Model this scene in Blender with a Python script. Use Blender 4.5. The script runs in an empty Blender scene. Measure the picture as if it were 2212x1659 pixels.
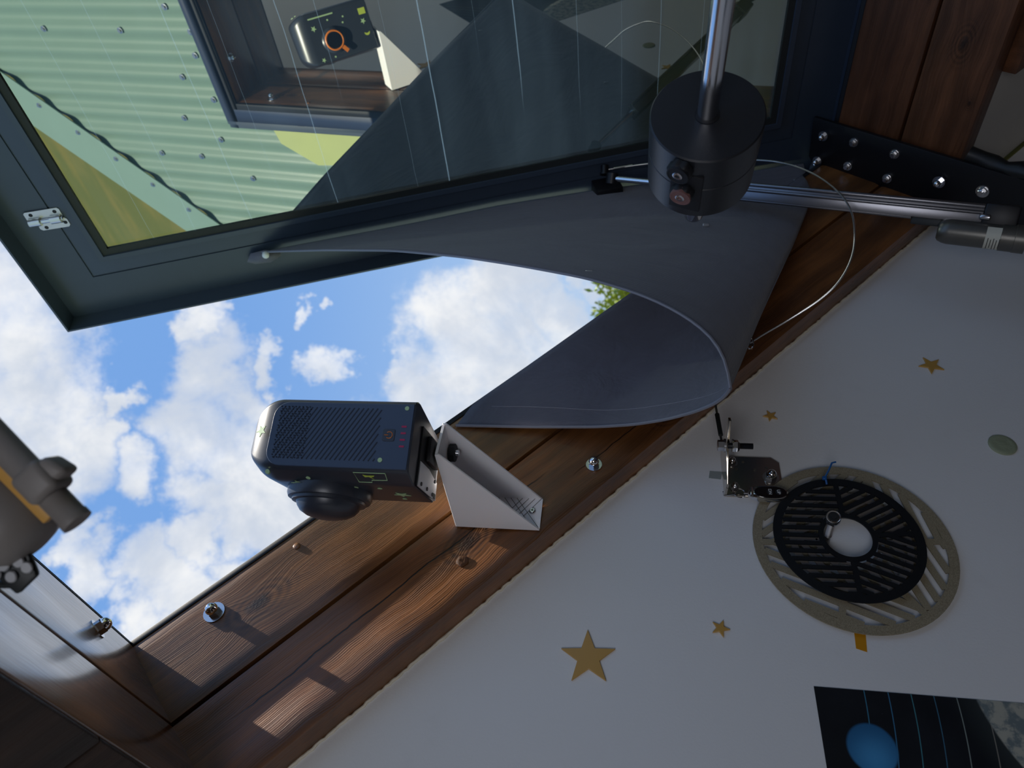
import bpy, bmesh, math, random
import numpy as np
from mathutils import Vector, Matrix
random.seed(7)
C = bpy.context.scene.collection
# ------------------------------------------------------------------ camera basis (world: Z up, +Y towards the gable wall, camera at origin)
CX, CY, F = 1106.0, 829.5, 1545.0
def nrm(a): a = np.array(a, float); return a / np.linalg.norm(a)
def vp(x, y): return np.array([x - CX, y - CY, F])
Yc = nrm(vp(1338, 2323))
d2c = vp(4047, -1236); d2c = d2c - Yc * (d2c @ Yc); d2c = nrm(d2c)
upc = -vp(-8258, 672) * -1; upc = upc - Yc * (upc @ Yc); upc = nrm(upc)
Xc = np.cross(Yc, upc)
M = np.array([Xc, Yc, upc])                      # world = M @ (right, down, forward)
def ray(px, py): return M @ (vp(px, py) / F)
def onY(px, py, y): r = ray(px, py); return r * y / r[1]
def onZ(px, py, z): r = ray(px, py); return r * z / r[2]
def onP(px, py, n, k): r = ray(px, py); return r * k / (r @ n)
def cw(px, py, z): return ray(px, py) * z
d2 = M @ d2c; d3 = np.cross(d2, [0, 1, 0]); d3 = d3 * np.sign(d3[2])   # down-slope and roof normal
eY = np.array([0, 1.0, 0]); eX = np.array([1.0, 0, 0]); eZ = np.array([0, 0, 1.0])
def P(u, y, h): return d2 * u + eY * y + d3 * h
right, down, fwd = M[:, 0], M[:, 1], M[:, 2]
cam_d = bpy.data.cameras.new('camera'); cam = bpy.data.objects.new('camera', cam_d); C.objects.link(cam)
cam.matrix_world = Matrix(((right[0], -down[0], -fwd[0], 0), (right[1], -down[1], -fwd[1], 0), (right[2], -down[2], -fwd[2], 0), (0, 0, 0, 1)))
cam_d.sensor_fit = 'HORIZONTAL'; cam_d.sensor_width = 36; cam_d.lens = 36 * F / 2212
cam_d.clip_start = 0.02; cam_d.clip_end = 500
cam_d.dof.use_dof = True; cam_d.dof.focus_distance = 1.0; cam_d.dof.aperture_fstop = 7.0
bpy.context.scene.camera = cam
vs = bpy.context.scene.view_settings
bpy.context.scene.display_settings.display_device = 'sRGB'
vs.view_transform = 'Standard'; vs.look = 'None'; vs.exposure = 0.0; vs.gamma = 1.0; vs.use_curve_mapping = False

# ------------------------------------------------------------------ node helpers
def srgb(r, g, b):
    f = lambda v: (v / 255 / 12.92) if v / 255 <= .04045 else ((v / 255 + .055) / 1.055) ** 2.4
    return (f(r), f(g), f(b), 1)
class NT:
    def __init__(s, tree): s.t = tree; s.N = tree.nodes; s.L = tree.links
    def put(s, sock, v):
        if isinstance(v, bpy.types.NodeSocket): s.L.new(v, sock)
        elif v is not None: sock.default_value = v
    def m(s, op, a, b=None, c=None, clamp=False):
        n = s.N.new('ShaderNodeMath'); n.operation = op; n.use_clamp = clamp
        s.put(n.inputs[0], a); s.put(n.inputs[1], b)
        if c is not None: s.put(n.inputs[2], c)
        return n.outputs[0]
    def vm(s, op, a, b=None):
        n = s.N.new('ShaderNodeVectorMath'); n.operation = op; s.put(n.inputs[0], a); s.put(n.inputs[1], b)
        return n.outputs['Value'] if op in ('DOT_PRODUCT', 'LENGTH', 'DISTANCE') else n.outputs[0]
    def noise(s, vec, scale, detail=4, rough=.5, dist=0, dim='3D'):
        n = s.N.new('ShaderNodeTexNoise'); s.put(n.inputs['Vector'], vec); n.inputs['Scale'].default_value = scale
        n.inputs['Detail'].default_value = detail; n.inputs['Roughness'].default_value = rough; n.inputs['Distortion'].default_value = dist
        return n.outputs['Fac']
    def ss(s, v, a, b, lo=0., hi=1.):
        n = s.N.new('ShaderNodeMapRange'); n.interpolation_type = 'SMOOTHSTEP'; s.put(n.inputs[0], v)
        s.put(n.inputs[1], a); s.put(n.inputs[2], b); s.put(n.inputs[3], lo); s.put(n.inputs[4], hi); return n.outputs[0]
    def mix(s, f, a, b):
        n = s.N.new('ShaderNodeMix'); n.data_type = 'RGBA'; s.put(n.inputs[0], f); s.put(n.inputs[6], a); s.put(n.inputs[7], b); return n.outputs[2]
    def sep(s, v): n = s.N.new('ShaderNodeSeparateXYZ'); s.put(n.inputs[0], v); return n.outputs
    def comb(s, x, y, z): n = s.N.new('ShaderNodeCombineXYZ'); s.put(n.inputs[0], x); s.put(n.inputs[1], y); s.put(n.inputs[2], z); return n.outputs[0]
    def attr(s, name='gl'): n = s.N.new('ShaderNodeAttribute'); n.attribute_name = name; return n.outputs['Vector']
    def bump(s, h, strength=.3, dist=.001):
        n = s.N.new('ShaderNodeBump'); s.put(n.inputs['Height'], h); n.inputs['Strength'].default_value = strength
        n.inputs['Distance'].default_value = dist; return n.outputs[0]

# ------------------------------------------------------------------ world: blue sky with broken cumulus
w = bpy.data.worlds.new('sky'); bpy.context.scene.world = w; w.use_nodes = True
T = NT(w.node_tree); T.N.clear()
tc = T.N.new('ShaderNodeTexCoord'); dirv = tc.outputs['Generated']
wn_ = T.N.new('ShaderNodeTexNoise'); T.L.new(dirv, wn_.inputs['Vector']); wn_.inputs['Scale'].default_value = 6.5; wn_.inputs['Detail'].default_value = 7; wn_.inputs['Roughness'].default_value = .62
warp = T.vm('NORMALIZE', T.vm('ADD', dirv, T.vm('MULTIPLY', T.vm('SUBTRACT', wn_.outputs['Color'], (.5, .5, .5)), (.26, .26, .26))))
nz = T.noise(dirv, 4.2, 9, .62, .35)
nz2 = T.noise(dirv, 13.0, 8, .62, .6)
clouds = [(20,600,90),(50,700,110),(50,850,120),(150,960,95),(60,1010,100),(235,940,45),(460,820,75),(430,920,85),(520,960,100),(600,1060,130),
          (500,1080,85),(440,690,36),(400,735,42),(580,800,34),(250,850,36),(330,1270,70),(180,1250,60),(130,1190,50),(440,1190,60),(330,1330,60),
          (560,1140,90),(1060,590,85),(990,700,100),(910,830,85),(1060,770,120),(1130,650,85),(1010,860,90),(1190,700,70),(850,800,34),(645,690,26),
          (705,670,16),(710,790,42),(1290,640,40),(640,1190,60),(760,1010,90),(480,1330,70), (-120,620,140),(-150,900,150),(300,1050,60)]
acc = None
for px, py, r in clouds:
    dv = nrm(ray(px, py)); d = T.vm('DOT_PRODUCT', warp, tuple(dv)); ang = r * 1.55 / math.hypot(F, math.hypot(px - CX, py - CY))
    v = T.ss(d, math.cos(ang), 1.0)
    acc = v if acc is None else T.m('MAXIMUM', acc, v)
view_c = tuple(nrm(ray(600, 850)))
out_of_view = T.ss(T.vm('DOT_PRODUCT', dirv, view_c), .80, .55, 0., .33)
field = T.m('ADD', T.m('ADD', acc, out_of_view), T.m('MULTIPLY', T.m('SUBTRACT', nz, .5), 1.7))
field = T.m('ADD', field, T.m('MULTIPLY', T.m('SUBTRACT', nz2, .5), .75))
cm = T.ss(field, .10, 1.15)
z = T.sep(dirv)[2]
hz = T.ss(z, 0.0, .55)
blue = T.mix(hz, (.42, .60, .86, 1), (.19, .385, .78, 1))
shade = T.ss(T.noise(dirv, 9.0, 6, .6, .3), .35, .70, .0, 1.)
white = T.mix(shade, (.62, .68, .78, 1), (.93, .94, .95, 1))
skyc = T.mix(cm, blue, white)
skyc = T.mix(T.ss(z, -.02, .02), (.10, .13, .06, 1), skyc)
bg = T.N.new('ShaderNodeBackground'); T.put(bg.inputs[0], skyc); bg.inputs[1].default_value = 1.0
ow = T.N.new('ShaderNodeOutputWorld'); T.L.new(bg.outputs[0], ow.inputs[0])

# ------------------------------------------------------------------ sun (grazes the boards of the gable side)
sun_dir = nrm(.345 * d2 - .938 * d3 + .068 * eY)
sd = bpy.data.lights.new('sun', 'SUN'); sun = bpy.data.objects.new('sun', sd); C.objects.link(sun)
sd.energy = 9; sd.angle = .0093; sd.color = (1, .93, .82)
sun.rotation_euler = Vector(sun_dir).to_track_quat('-Z', 'Y').to_euler()
sun.location = tuple(-sun_dir * 8)

# soft fill light added behind the viewer, unseen, to brighten the plaster
ld = bpy.data.lights.new('fill_light', 'AREA'); lamp = bpy.data.objects.new('fill_light', ld); C.objects.link(lamp)
ld.shape = 'RECTANGLE'; ld.size = .9; ld.size_y = .9; ld.energy = 10; ld.color = (.90, .92, 1)
lamp.location = (-1.25, -.7, .35); lamp.rotation_euler = Vector((1.0, 1.0, -.15)).to_track_quat('-Z', 'Y').to_euler()

# ------------------------------------------------------------------ materials
MATS = {}
def mat(name, col=(.5, .5, .5, 1), rough=.5, metal=0., fn=None, coat=0., spec=.5, trans=0., sheen=0.):
    m = bpy.data.materials.new(name); m.use_nodes = True; t = NT(m.node_tree); b = t.N['Principled BSDF']
    b.inputs['Base Color'].default_value = col; b.inputs['Roughness'].default_value = rough; b.inputs['Metallic'].default_value = metal
    b.inputs['Coat Weight'].default_value = coat; b.inputs['Coat Roughness'].default_value = .18; b.inputs['Specular IOR Level'].default_value = spec
    b.inputs['Transmission Weight'].default_value = trans; b.inputs['Sheen Weight'].default_value = sheen
    if fn: fn(t, b)
    MATS[name] = m; return m
def grit(scale=60, amt=.15, bs=.15, bd=.0006):
    def f(t, b):
        g = t.attr(); n = t.noise(g, scale, 5, .6); col = b.inputs['Base Color'].default_value[:]
        t.put(b.inputs['Base Color'], t.mix(n, tuple(c * (1 - amt) for c in col[:3]) + (1,), tuple(min(1, c * (1 + amt)) for c in col[:3]) + (1,)))
        t.put(b.inputs['Normal'], t.bump(t.noise(g, scale * 8, 3, .6), bs, bd))
    return f
def wood(name, lo, hi, knots=(), cracks=(), rough=.38, coat=.25, gs=1.0, bs=.6):
    def f(t, b):
        a, c, n = t.sep(t.attr())[:3]
        kd = None; kr = None; dark = 0.
        cc = c
        for (ka, kc, r) in knots:
            da = t.m('MULTIPLY', t.m('SUBTRACT', a, ka), .55); dc = t.m('SUBTRACT', c, kc)
            d = t.m('SQRT', t.m('ADD', t.m('MULTIPLY', da, da), t.m('MULTIPLY', dc, dc)))
            g = t.m('EXPONENT', t.m('MULTIPLY', t.m('MULTIPLY', d, d), -1 / (2.2 * r) ** 2))
            cc = t.m('ADD', cc, t.m('MULTIPLY', t.m('MULTIPLY', g, r * 1.6), t.m('SIGN', dc)))
            ring = t.m('MULTIPLY', t.ss(d, r * 1.2, r * 3.2, 1., 0.), t.m('MULTIPLY_ADD', t.m('SINE', t.m('MULTIPLY', d, 900 * .012 / r)), .5, .5))
            kd = ring if kd is None else t.m('MAXIMUM', kd, ring)
            core = t.ss(t.m('ADD', d, t.m('MULTIPLY', t.m('SUBTRACT', t.noise(t.attr(), 90, 3), .5), r * .8)), r * .35, r * .85, 1., 0.)
            dark = core if isinstance(dark, float) else t.m('MAXIMUM', dark, core)
        wob = t.m('MULTIPLY', t.m('SUBTRACT', t.noise(t.comb(t.m('MULTIPLY', a, 1.6), cc, n), 2.6, 3, .5), .5), .05)
        cc = t.m('ADD', cc, wob)
        v1 = t.comb(t.m('MULTIPLY', a, .9 * gs), t.m('MULTIPLY', cc, 34 * gs), t.m('MULTIPLY', n, 34))
        v2 = t.comb(t.m('MULTIPLY', a, 9), t.m('MULTIPLY', cc, 330 * gs), t.m('MULTIPLY', n, 330))
        band = t.noise(v1, 1.0, 3, .6); fine = t.noise(v2, 1.0, 3, .6)
        rings = t.m('MULTIPLY_ADD', t.m('SINE', t.m('MULTIPLY', t.m('ADD', cc, t.m('MULTIPLY', band, .012)), 2300 * gs)), .5, .5)
        g = t.m('ADD', t.m('MULTIPLY', t.ss(band, .3, .7), .5), t.m('ADD', t.m('MULTIPLY', fine, .38), t.m('MULTIPLY', rings, .12)))
        if kd is not None: g = t.m('SUBTRACT', g, t.m('MULTIPLY', kd, .35))
        g = t.m('MULTIPLY', g, .95, clamp=True)
        col = t.mix(g, lo, hi)
        blot = t.ss(t.noise(t.comb(t.m('MULTIPLY', a, 3), t.m('MULTIPLY', c, 9), n), 1.3, 4, .6), .35, .68, .62, 1.15)
        col = t.mix(1., col, col)
        mul = t.N.new('ShaderNodeVectorMath'); mul.operation = 'SCALE'; t.put(mul.inputs[0], col); t.put(mul.inputs['Scale'], blot); col = mul.outputs[0]
        ht = t.m('ADD', t.m('MULTIPLY', rings, .16), t.m('ADD', t.m('MULTIPLY', fine, .9), t.m('MULTIPLY', band, .6)))
        if not isinstance(dark, float):
            col = t.mix(t.m('MULTIPLY', dark, .8), col, (.02, .009, .005, 1)); ht = t.m('ADD', ht, t.m('MULTIPLY', dark, t.noise(t.attr(), 300, 2)))
        for (c0, a0, a1, wd) in cracks:
            jit = t.m('MULTIPLY', t.m('SUBTRACT', t.noise(t.comb(a, 0., c0), 9, 4, .6), .5), .018)
            dd = t.m('ABSOLUTE', t.m('SUBTRACT', t.m('SUBTRACT', c, c0), jit))
            mk = t.m('MULTIPLY', t.ss(dd, wd * .4, wd, 1., 0.), t.m('MULTIPLY', t.ss(a, a0, a0 + .05), t.ss(a, a1 - .05, a1, 1., 0.)))
            col = t.mix(mk, col, (.008, .004, .003, 1)); ht = t.m('SUBTRACT', ht, t.m('MULTIPLY', mk, 2.5))
        t.put(b.inputs['Base Color'], col); t.put(b.inputs['Normal'], t.bump(ht, bs, .0012))
        t.put(b.inputs['Roughness'], t.ss(fine, .3, .7, rough - .06, rough + .1))
    return mat(name, (.2, .1, .05, 1), rough, fn=f, coat=coat)

LO, HI = (.060, .022, .008, 1), (.36, .145, .038, 1)
wood('board_upper', LO, HI, knots=((.161, .070, .014), (1.02, .03, .010)), cracks=(), coat=.22, bs=.26)
wood('board_lower', LO, (.33, .125, .034, 1), knots=((.44, .068, .013), (.83, .02, .01)), cracks=((.080, .05, .62, .0014), (.045, .62, 1.1, .001)), coat=.22, bs=.55)
bs_ = wood('board_side', LO, HI, knots=((.5, .05, .009),), coat=1., rough=.34, bs=.3)
bs_.node_tree.nodes['Principled BSDF'].inputs['Coat IOR'].default_value = 1.9; bs_.node_tree.nodes['Principled BSDF'].inputs['Coat Roughness'].default_value = .22
wood('board_eave', LO, (.24, .095, .042, 1), knots=((1.02, .065, .010), (1.12, .02, .004)), coat=.1, rough=.5)
wood('dark_boards', (.012, .006, .004, 1), (.06, .03, .018, 1), knots=(), coat=.0, rough=.6)

def plaster(t, b):
    g = t.N.new('ShaderNodeTexCoord').outputs['Object']
    n = t.noise(g, 3.5, 4, .55); sm = t.ss(t.noise(g, 9, 5, .6), .60, .78)
    col = t.mix(n, (.76, .76, .76, 1), (.83, .83, .83, 1)); col = t.mix(t.m('MULTIPLY', sm, .22), col, (.62, .61, .59, 1))
    t.put(b.inputs['Base Color'], col); t.put(b.inputs['Normal'], t.bump(t.noise(g, 260, 3, .6), .25, .0008))
mat('plaster', rough=.75, fn=plaster, spec=.25)
mat('cream_paint', (.66, .635, .58, 1), .8, fn=grit(12, .05, .1))
mat('caulk', (.80, .74, .60, 1), .6)
mat('frame_grey', srgb(58, 68, 82), .34, .0, fn=grit(30, .10, .06), spec=.6)
mat('frame_lip', srgb(42, 52, 74), .42, fn=grit(30, .08, .05))
mat('black_steel', (.006, .006, .008, 1), .42, fn=grit(120, .3, .15), spec=.4)
mat('rubber', (.010, .013, .013, 1), .5)
mat('steel', (.62, .62, .64, 1), .22, 1.)
mat('bar_steel', (.80, .80, .82, 1), .16, 1.)
mat('chrome', (.82, .82, .83, 1), .07, 1.)
mat('brushed_steel', (.62, .61, .60, 1), .30, 1., fn=grit(40, .12, .1))
mat('mirror_steel', (.56, .50, .42, 1), .13, 1., fn=grit(14, .06, .05))
mat('black_powder', (.015, .017, .022, 1), .40, fn=grit(90, .1, .25, .0004), spec=.55)
mat('black_matt', (.006, .007, .010, 1), .6)
mat('knob_rose', (.20, .10, .09, 1), .45)
def cloth(t, b):
    a, c, n = t.sep(t.attr())[:3]
    we = t.m('ADD', t.m('SINE', t.m('MULTIPLY', a, 2600)), t.m('SINE', t.m('MULTIPLY', c, 2600)))
    wr = t.noise(t.attr(), 7, 4, .55, .6)
    col = t.mix(t.noise(t.attr(), 22, 4), (.105, .100, .122, 1), (.135, .130, .155, 1))
    t.put(b.inputs['Base Color'], col); t.put(b.inputs['Normal'], t.bump(t.m('ADD', t.m('MULTIPLY', wr, 9.), t.m('MULTIPLY', we, .06)), .45, .0022))
mat('cloth', rough=.62, fn=cloth, spec=.35, sheen=.25)
mat('hem', (.20, .20, .23, 1), .6)
mat('white_plastic', (.80, .77, .77, 1), .45, fn=grit(40, .03, .05))
def pla(t, b):
    a, c, n = t.sep(t.attr())[:3]
    t.put(b.inputs['Normal'], t.bump(t.m('SINE', t.m('MULTIPLY', n, 9000)), .12, .0003)); b.inputs['Subsurface Weight'].default_value = .35
    b.inputs['Subsurface Radius'].default_value = (.012, .009, .008)
mat('printed_white', (.94, .91, .93, 1), .42, fn=pla)
mat('scope_shell', (.030, .036, .050, 1), .33, fn=grit(90, .06, .12, .0003), spec=.6)
mat('scope_panel', (.048, .072, .125, 1), .42, fn=grit(90, .05, .1, .0003), spec=.5)
mat('scope_groove', (.012, .016, .030, 1), .6)
mat('lens_dark', (.004, .004, .006, 1), .06, coat=1.)
mat('glow_green', (.42, .60, .32, 1), .5)
mat('glow_yellow', (.50, .60, .08, 1), .5)
mat('orange', (.75, .20, .02, 1), .4)
mat('red_print', (.42, .02, .09, 1), .5)
mat('silver_label', (.52, .53, .55, 1), .30, .6)
mat('ink', (.01, .01, .01, 1), .5)
mat('white_ink', (.75, .77, .78, 1), .5)
mat('star_orange', (.56, .32, .075, 1), .42, coat=.2)
mat('tape', (.62, .27, .01, 1), .25, coat=.3)
def tan(t, b):
    g = t.attr(); s = t.noise(g, 900, 2, .5); col = t.mix(t.ss(s, .35, .7), (.235, .195, .125, 1), (.36, .31, .21, 1))
    t.put(b.inputs['Base Color'], col); t.put(b.inputs['Normal'], t.bump(s, .3, .0003))
mat('tan_board', rough=.62, fn=tan)
mat('black_mask', (.003, .004, .006, 1), .55)
mat('clear_film', (.45, .50, .48, 1), .15, trans=.35)
mat('blue_plastic', (.01, .11, .36, 1), .35)
mat('grey_case', (.22, .20, .185, 1), .5, fn=grit(60, .06, .05))
mat('amber', (.62, .33, .07, 1), .4)
mat('motor_can', (.15, .145, .13, 1), .38, .7, fn=grit(30, .2, .1))
mat('extrusion', (.22, .22, .24, 1), .28, .9)
mat('paper', (.58, .57, .48, 1), .6)
mat('wire', (.01, .01, .01, 1), .45)
mat('white_cap', (.78, .78, .74, 1), .35)
mat('roof_green', (.150, .225, .180, 1), .35, fn=grit(9, .06, .05))
mat('roof_trim', (.165, .25, .21, 1), .35, fn=grit(9, .05, .05))
mat('lime_sheet', (.33, .37, .14, 1), .5, fn=grit(6, .12, .05))
mat('disc_green', (.33, .37, .25, 1), .3, fn=grit(25, .25, .4, .002))
def grass(t, b):
    g = t.N.new('ShaderNodeTexCoord').outputs['Object']
    n = t.noise(g, .25, 6, .65); n2 = t.noise(g, 5, 8, .7)
    col = t.mix(n2, (.075, .085, .025, 1), (.115, .125, .035, 1)); col = t.mix(t.ss(n, .45, .65), col, (.14, .125, .035, 1))
    t.put(b.inputs['Base Color'], col)
mat('grass', rough=.9, fn=grass, spec=.1)
def leaf(t, b):
    n = t.noise(t.N.new('ShaderNodeTexCoord').outputs['Object'], 3, 3)
    t.put(b.inputs['Base Color'], t.mix(n, (.10, .17, .03, 1), (.42, .48, .07, 1)))
mat('leaf', rough=.7, fn=leaf)
mat('bark', (.06, .045, .03, 1), .9)
# the pane: reflective tinted glass (hardly anything shows through it), with dried drip lines that scatter light
def glass_mat():
    m = bpy.data.materials.new('reflective_glass'); m.use_nodes = True; t = NT(m.node_tree); t.N.clear(); MATS['reflective_glass'] = m
    a, c, n = t.sep(t.attr())[:3]
    gl = t.N.new('ShaderNodeBsdfGlossy'); gl.inputs['Color'].default_value = (.50, .545, .485, 1); gl.inputs['Roughness'].default_value = .004
    tr = t.N.new('ShaderNodeBsdfTransparent'); tr.inputs['Color'].default_value = (.10, .13, .13, 1)
    m1 = t.N.new('ShaderNodeMixShader'); m1.inputs[0].default_value = .14; t.L.new(gl.outputs[0], m1.inputs[1]); t.L.new(tr.outputs[0], m1.inputs[2])
    df = t.N.new('ShaderNodeBsdfTranslucent'); df.inputs['Color'].default_value = (.35, .55, .72, 1)
    dd = t.N.new('ShaderNodeBsdfDiffuse'); dd.inputs['Color'].default_value = (.25, .32, .36, 1)
    m2 = t.N.new('ShaderNodeMixShader'); m2.inputs[0].default_value = .5; t.L.new(df.outputs[0], m2.inputs[1]); t.L.new(dd.outputs[0], m2.inputs[2])
    wob = t.m('MULTIPLY', t.m('SUBTRACT', t.noise(t.comb(t.m('MULTIPLY', a, 4), c, 0.), 3.0, 3), .5), .012)
    x = t.m('ADD', a, wob)
    streak = None
    for k, (x0, wd, y0, y1, s) in enumerate([(.33,.0012,.0,.8,.16),(.62,.0016,-.3,.70,.34),(.50,.0012,-.3,.75,.12),(.80,.0018,-.3,.9,.42),(.87,.0009,.0,.9,.12),(.98,.0011,-.2,.62,.20),(1.05,.0014,-.2,.9,.32),
                                             (1.16,.0009,-.2,.9,.14),(1.24,.0014,.0,.9,.28),(1.36,.0011,.1,.9,.20),(1.45,.0010,.1,.9,.20),(.24,.0008,.1,.9,.12),(.70,.0007,.1,.6,.1),(.41,.0007,.2,.8,.1)]):
        s1 = t.m('MULTIPLY', t.ss(t.m('ABSOLUTE', t.m('SUBTRACT', x, x0)), wd * .3, wd, s * .6, 0.), t.m('MULTIPLY', t.ss(c, y0, y0 + .05), t.ss(c, y1 - .15, y1, 1., 0.)))
        streak = s1 if streak is None else t.m('MAXIMUM', streak, s1)
    haze = t.m('MULTIPLY', t.ss(t.noise(t.comb(t.m('MULTIPLY', a, 6), t.m('MULTIPLY', c, .8), 3.), 1.0, 4, .6), .45, .8), .035)
    spk = t.m('MULTIPLY', t.ss(t.noise(t.attr(), 240, 2, .5), .80, .84), .25)
    fac = t.m('ADD', t.m('ADD', streak, .005), t.m('ADD', haze, spk), clamp=True)
    m3 = t.N.new('ShaderNodeMixShader'); t.put(m3.inputs[0], fac); t.L.new(m1.outputs[0], m3.inputs[1]); t.L.new(m2.outputs[0], m3.inputs[2])
    o = t.N.new('ShaderNodeOutputMaterial'); t.L.new(m3.outputs[0], o.inputs[0])
glass_mat()
def poster(t, b):
    x, zz, n = t.sep(t.attr())[:3]                      # metres on the wall: X and Z
    col = (.004, .006, .010, 1)
    col = t.mix(t.m('MULTIPLY', t.ss(t.noise(t.attr(), 7, 5, .6), .45, .8), .3), col, (.03, .035, .05, 1))
    stars = t.ss(t.noise(t.attr(), 420, 1, .5), .80, .84); col = t.mix(t.m('MULTIPLY', stars, .5), col, (.5, .5, .5, 1))
    def disc(cx, cz, r0, r1):
        dx = t.m('SUBTRACT', x, cx); dz = t.m('SUBTRACT', zz, cz)
        return t.ss(t.m('SQRT', t.m('ADD', t.m('MULTIPLY', dx, dx), t.m('MULTIPLY', dz, dz))), r0, r1, 1., 0.)
    for z0, c_ in ((-.293, (.05, .24, .38, 1)), (-.321, (.05, .22, .40, 1)), (-.3475, (.06, .26, .32, 1)), (-.3735, (.05, .17, .27, 1)), (-.3995, (.28, .34, .32, 1)), (-.43, (.30, .28, .24, 1))):
        dx = t.m('SUBTRACT', x, .385); line = t.m('ADD', z0, t.m('MULTIPLY', t.m('MULTIPLY', dx, dx), .9))
        mk = t.ss(t.m('ABSOLUTE', t.m('SUBTRACT', zz, line)), .0003, .0009, 1., 0.); col = t.mix(t.m('MULTIPLY', mk, .8), col, c_)
    col = t.mix(disc(.317, -.289, .026, .030), col, t.mix(disc(.305, -.29, .0, .04), (.02, .13, .30, 1), (.06, .30, .60, 1)))
    col = t.mix(t.m('MULTIPLY', disc(.405, -.62, .17, .24), .35), col, (.10, .13, .13, 1))
    moon = t.mix(t.ss(t.noise(t.attr(), 60, 5, .65), .42, .60), (.42, .42, .36, 1), (.16, .20, .21, 1))
    col = t.mix(disc(.425, -.64, .2205, .2235), col, moon)
    t.put(b.inputs['Base Color'], col)
mat('poster_print', rough=.42, fn=poster, coat=.15)

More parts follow.
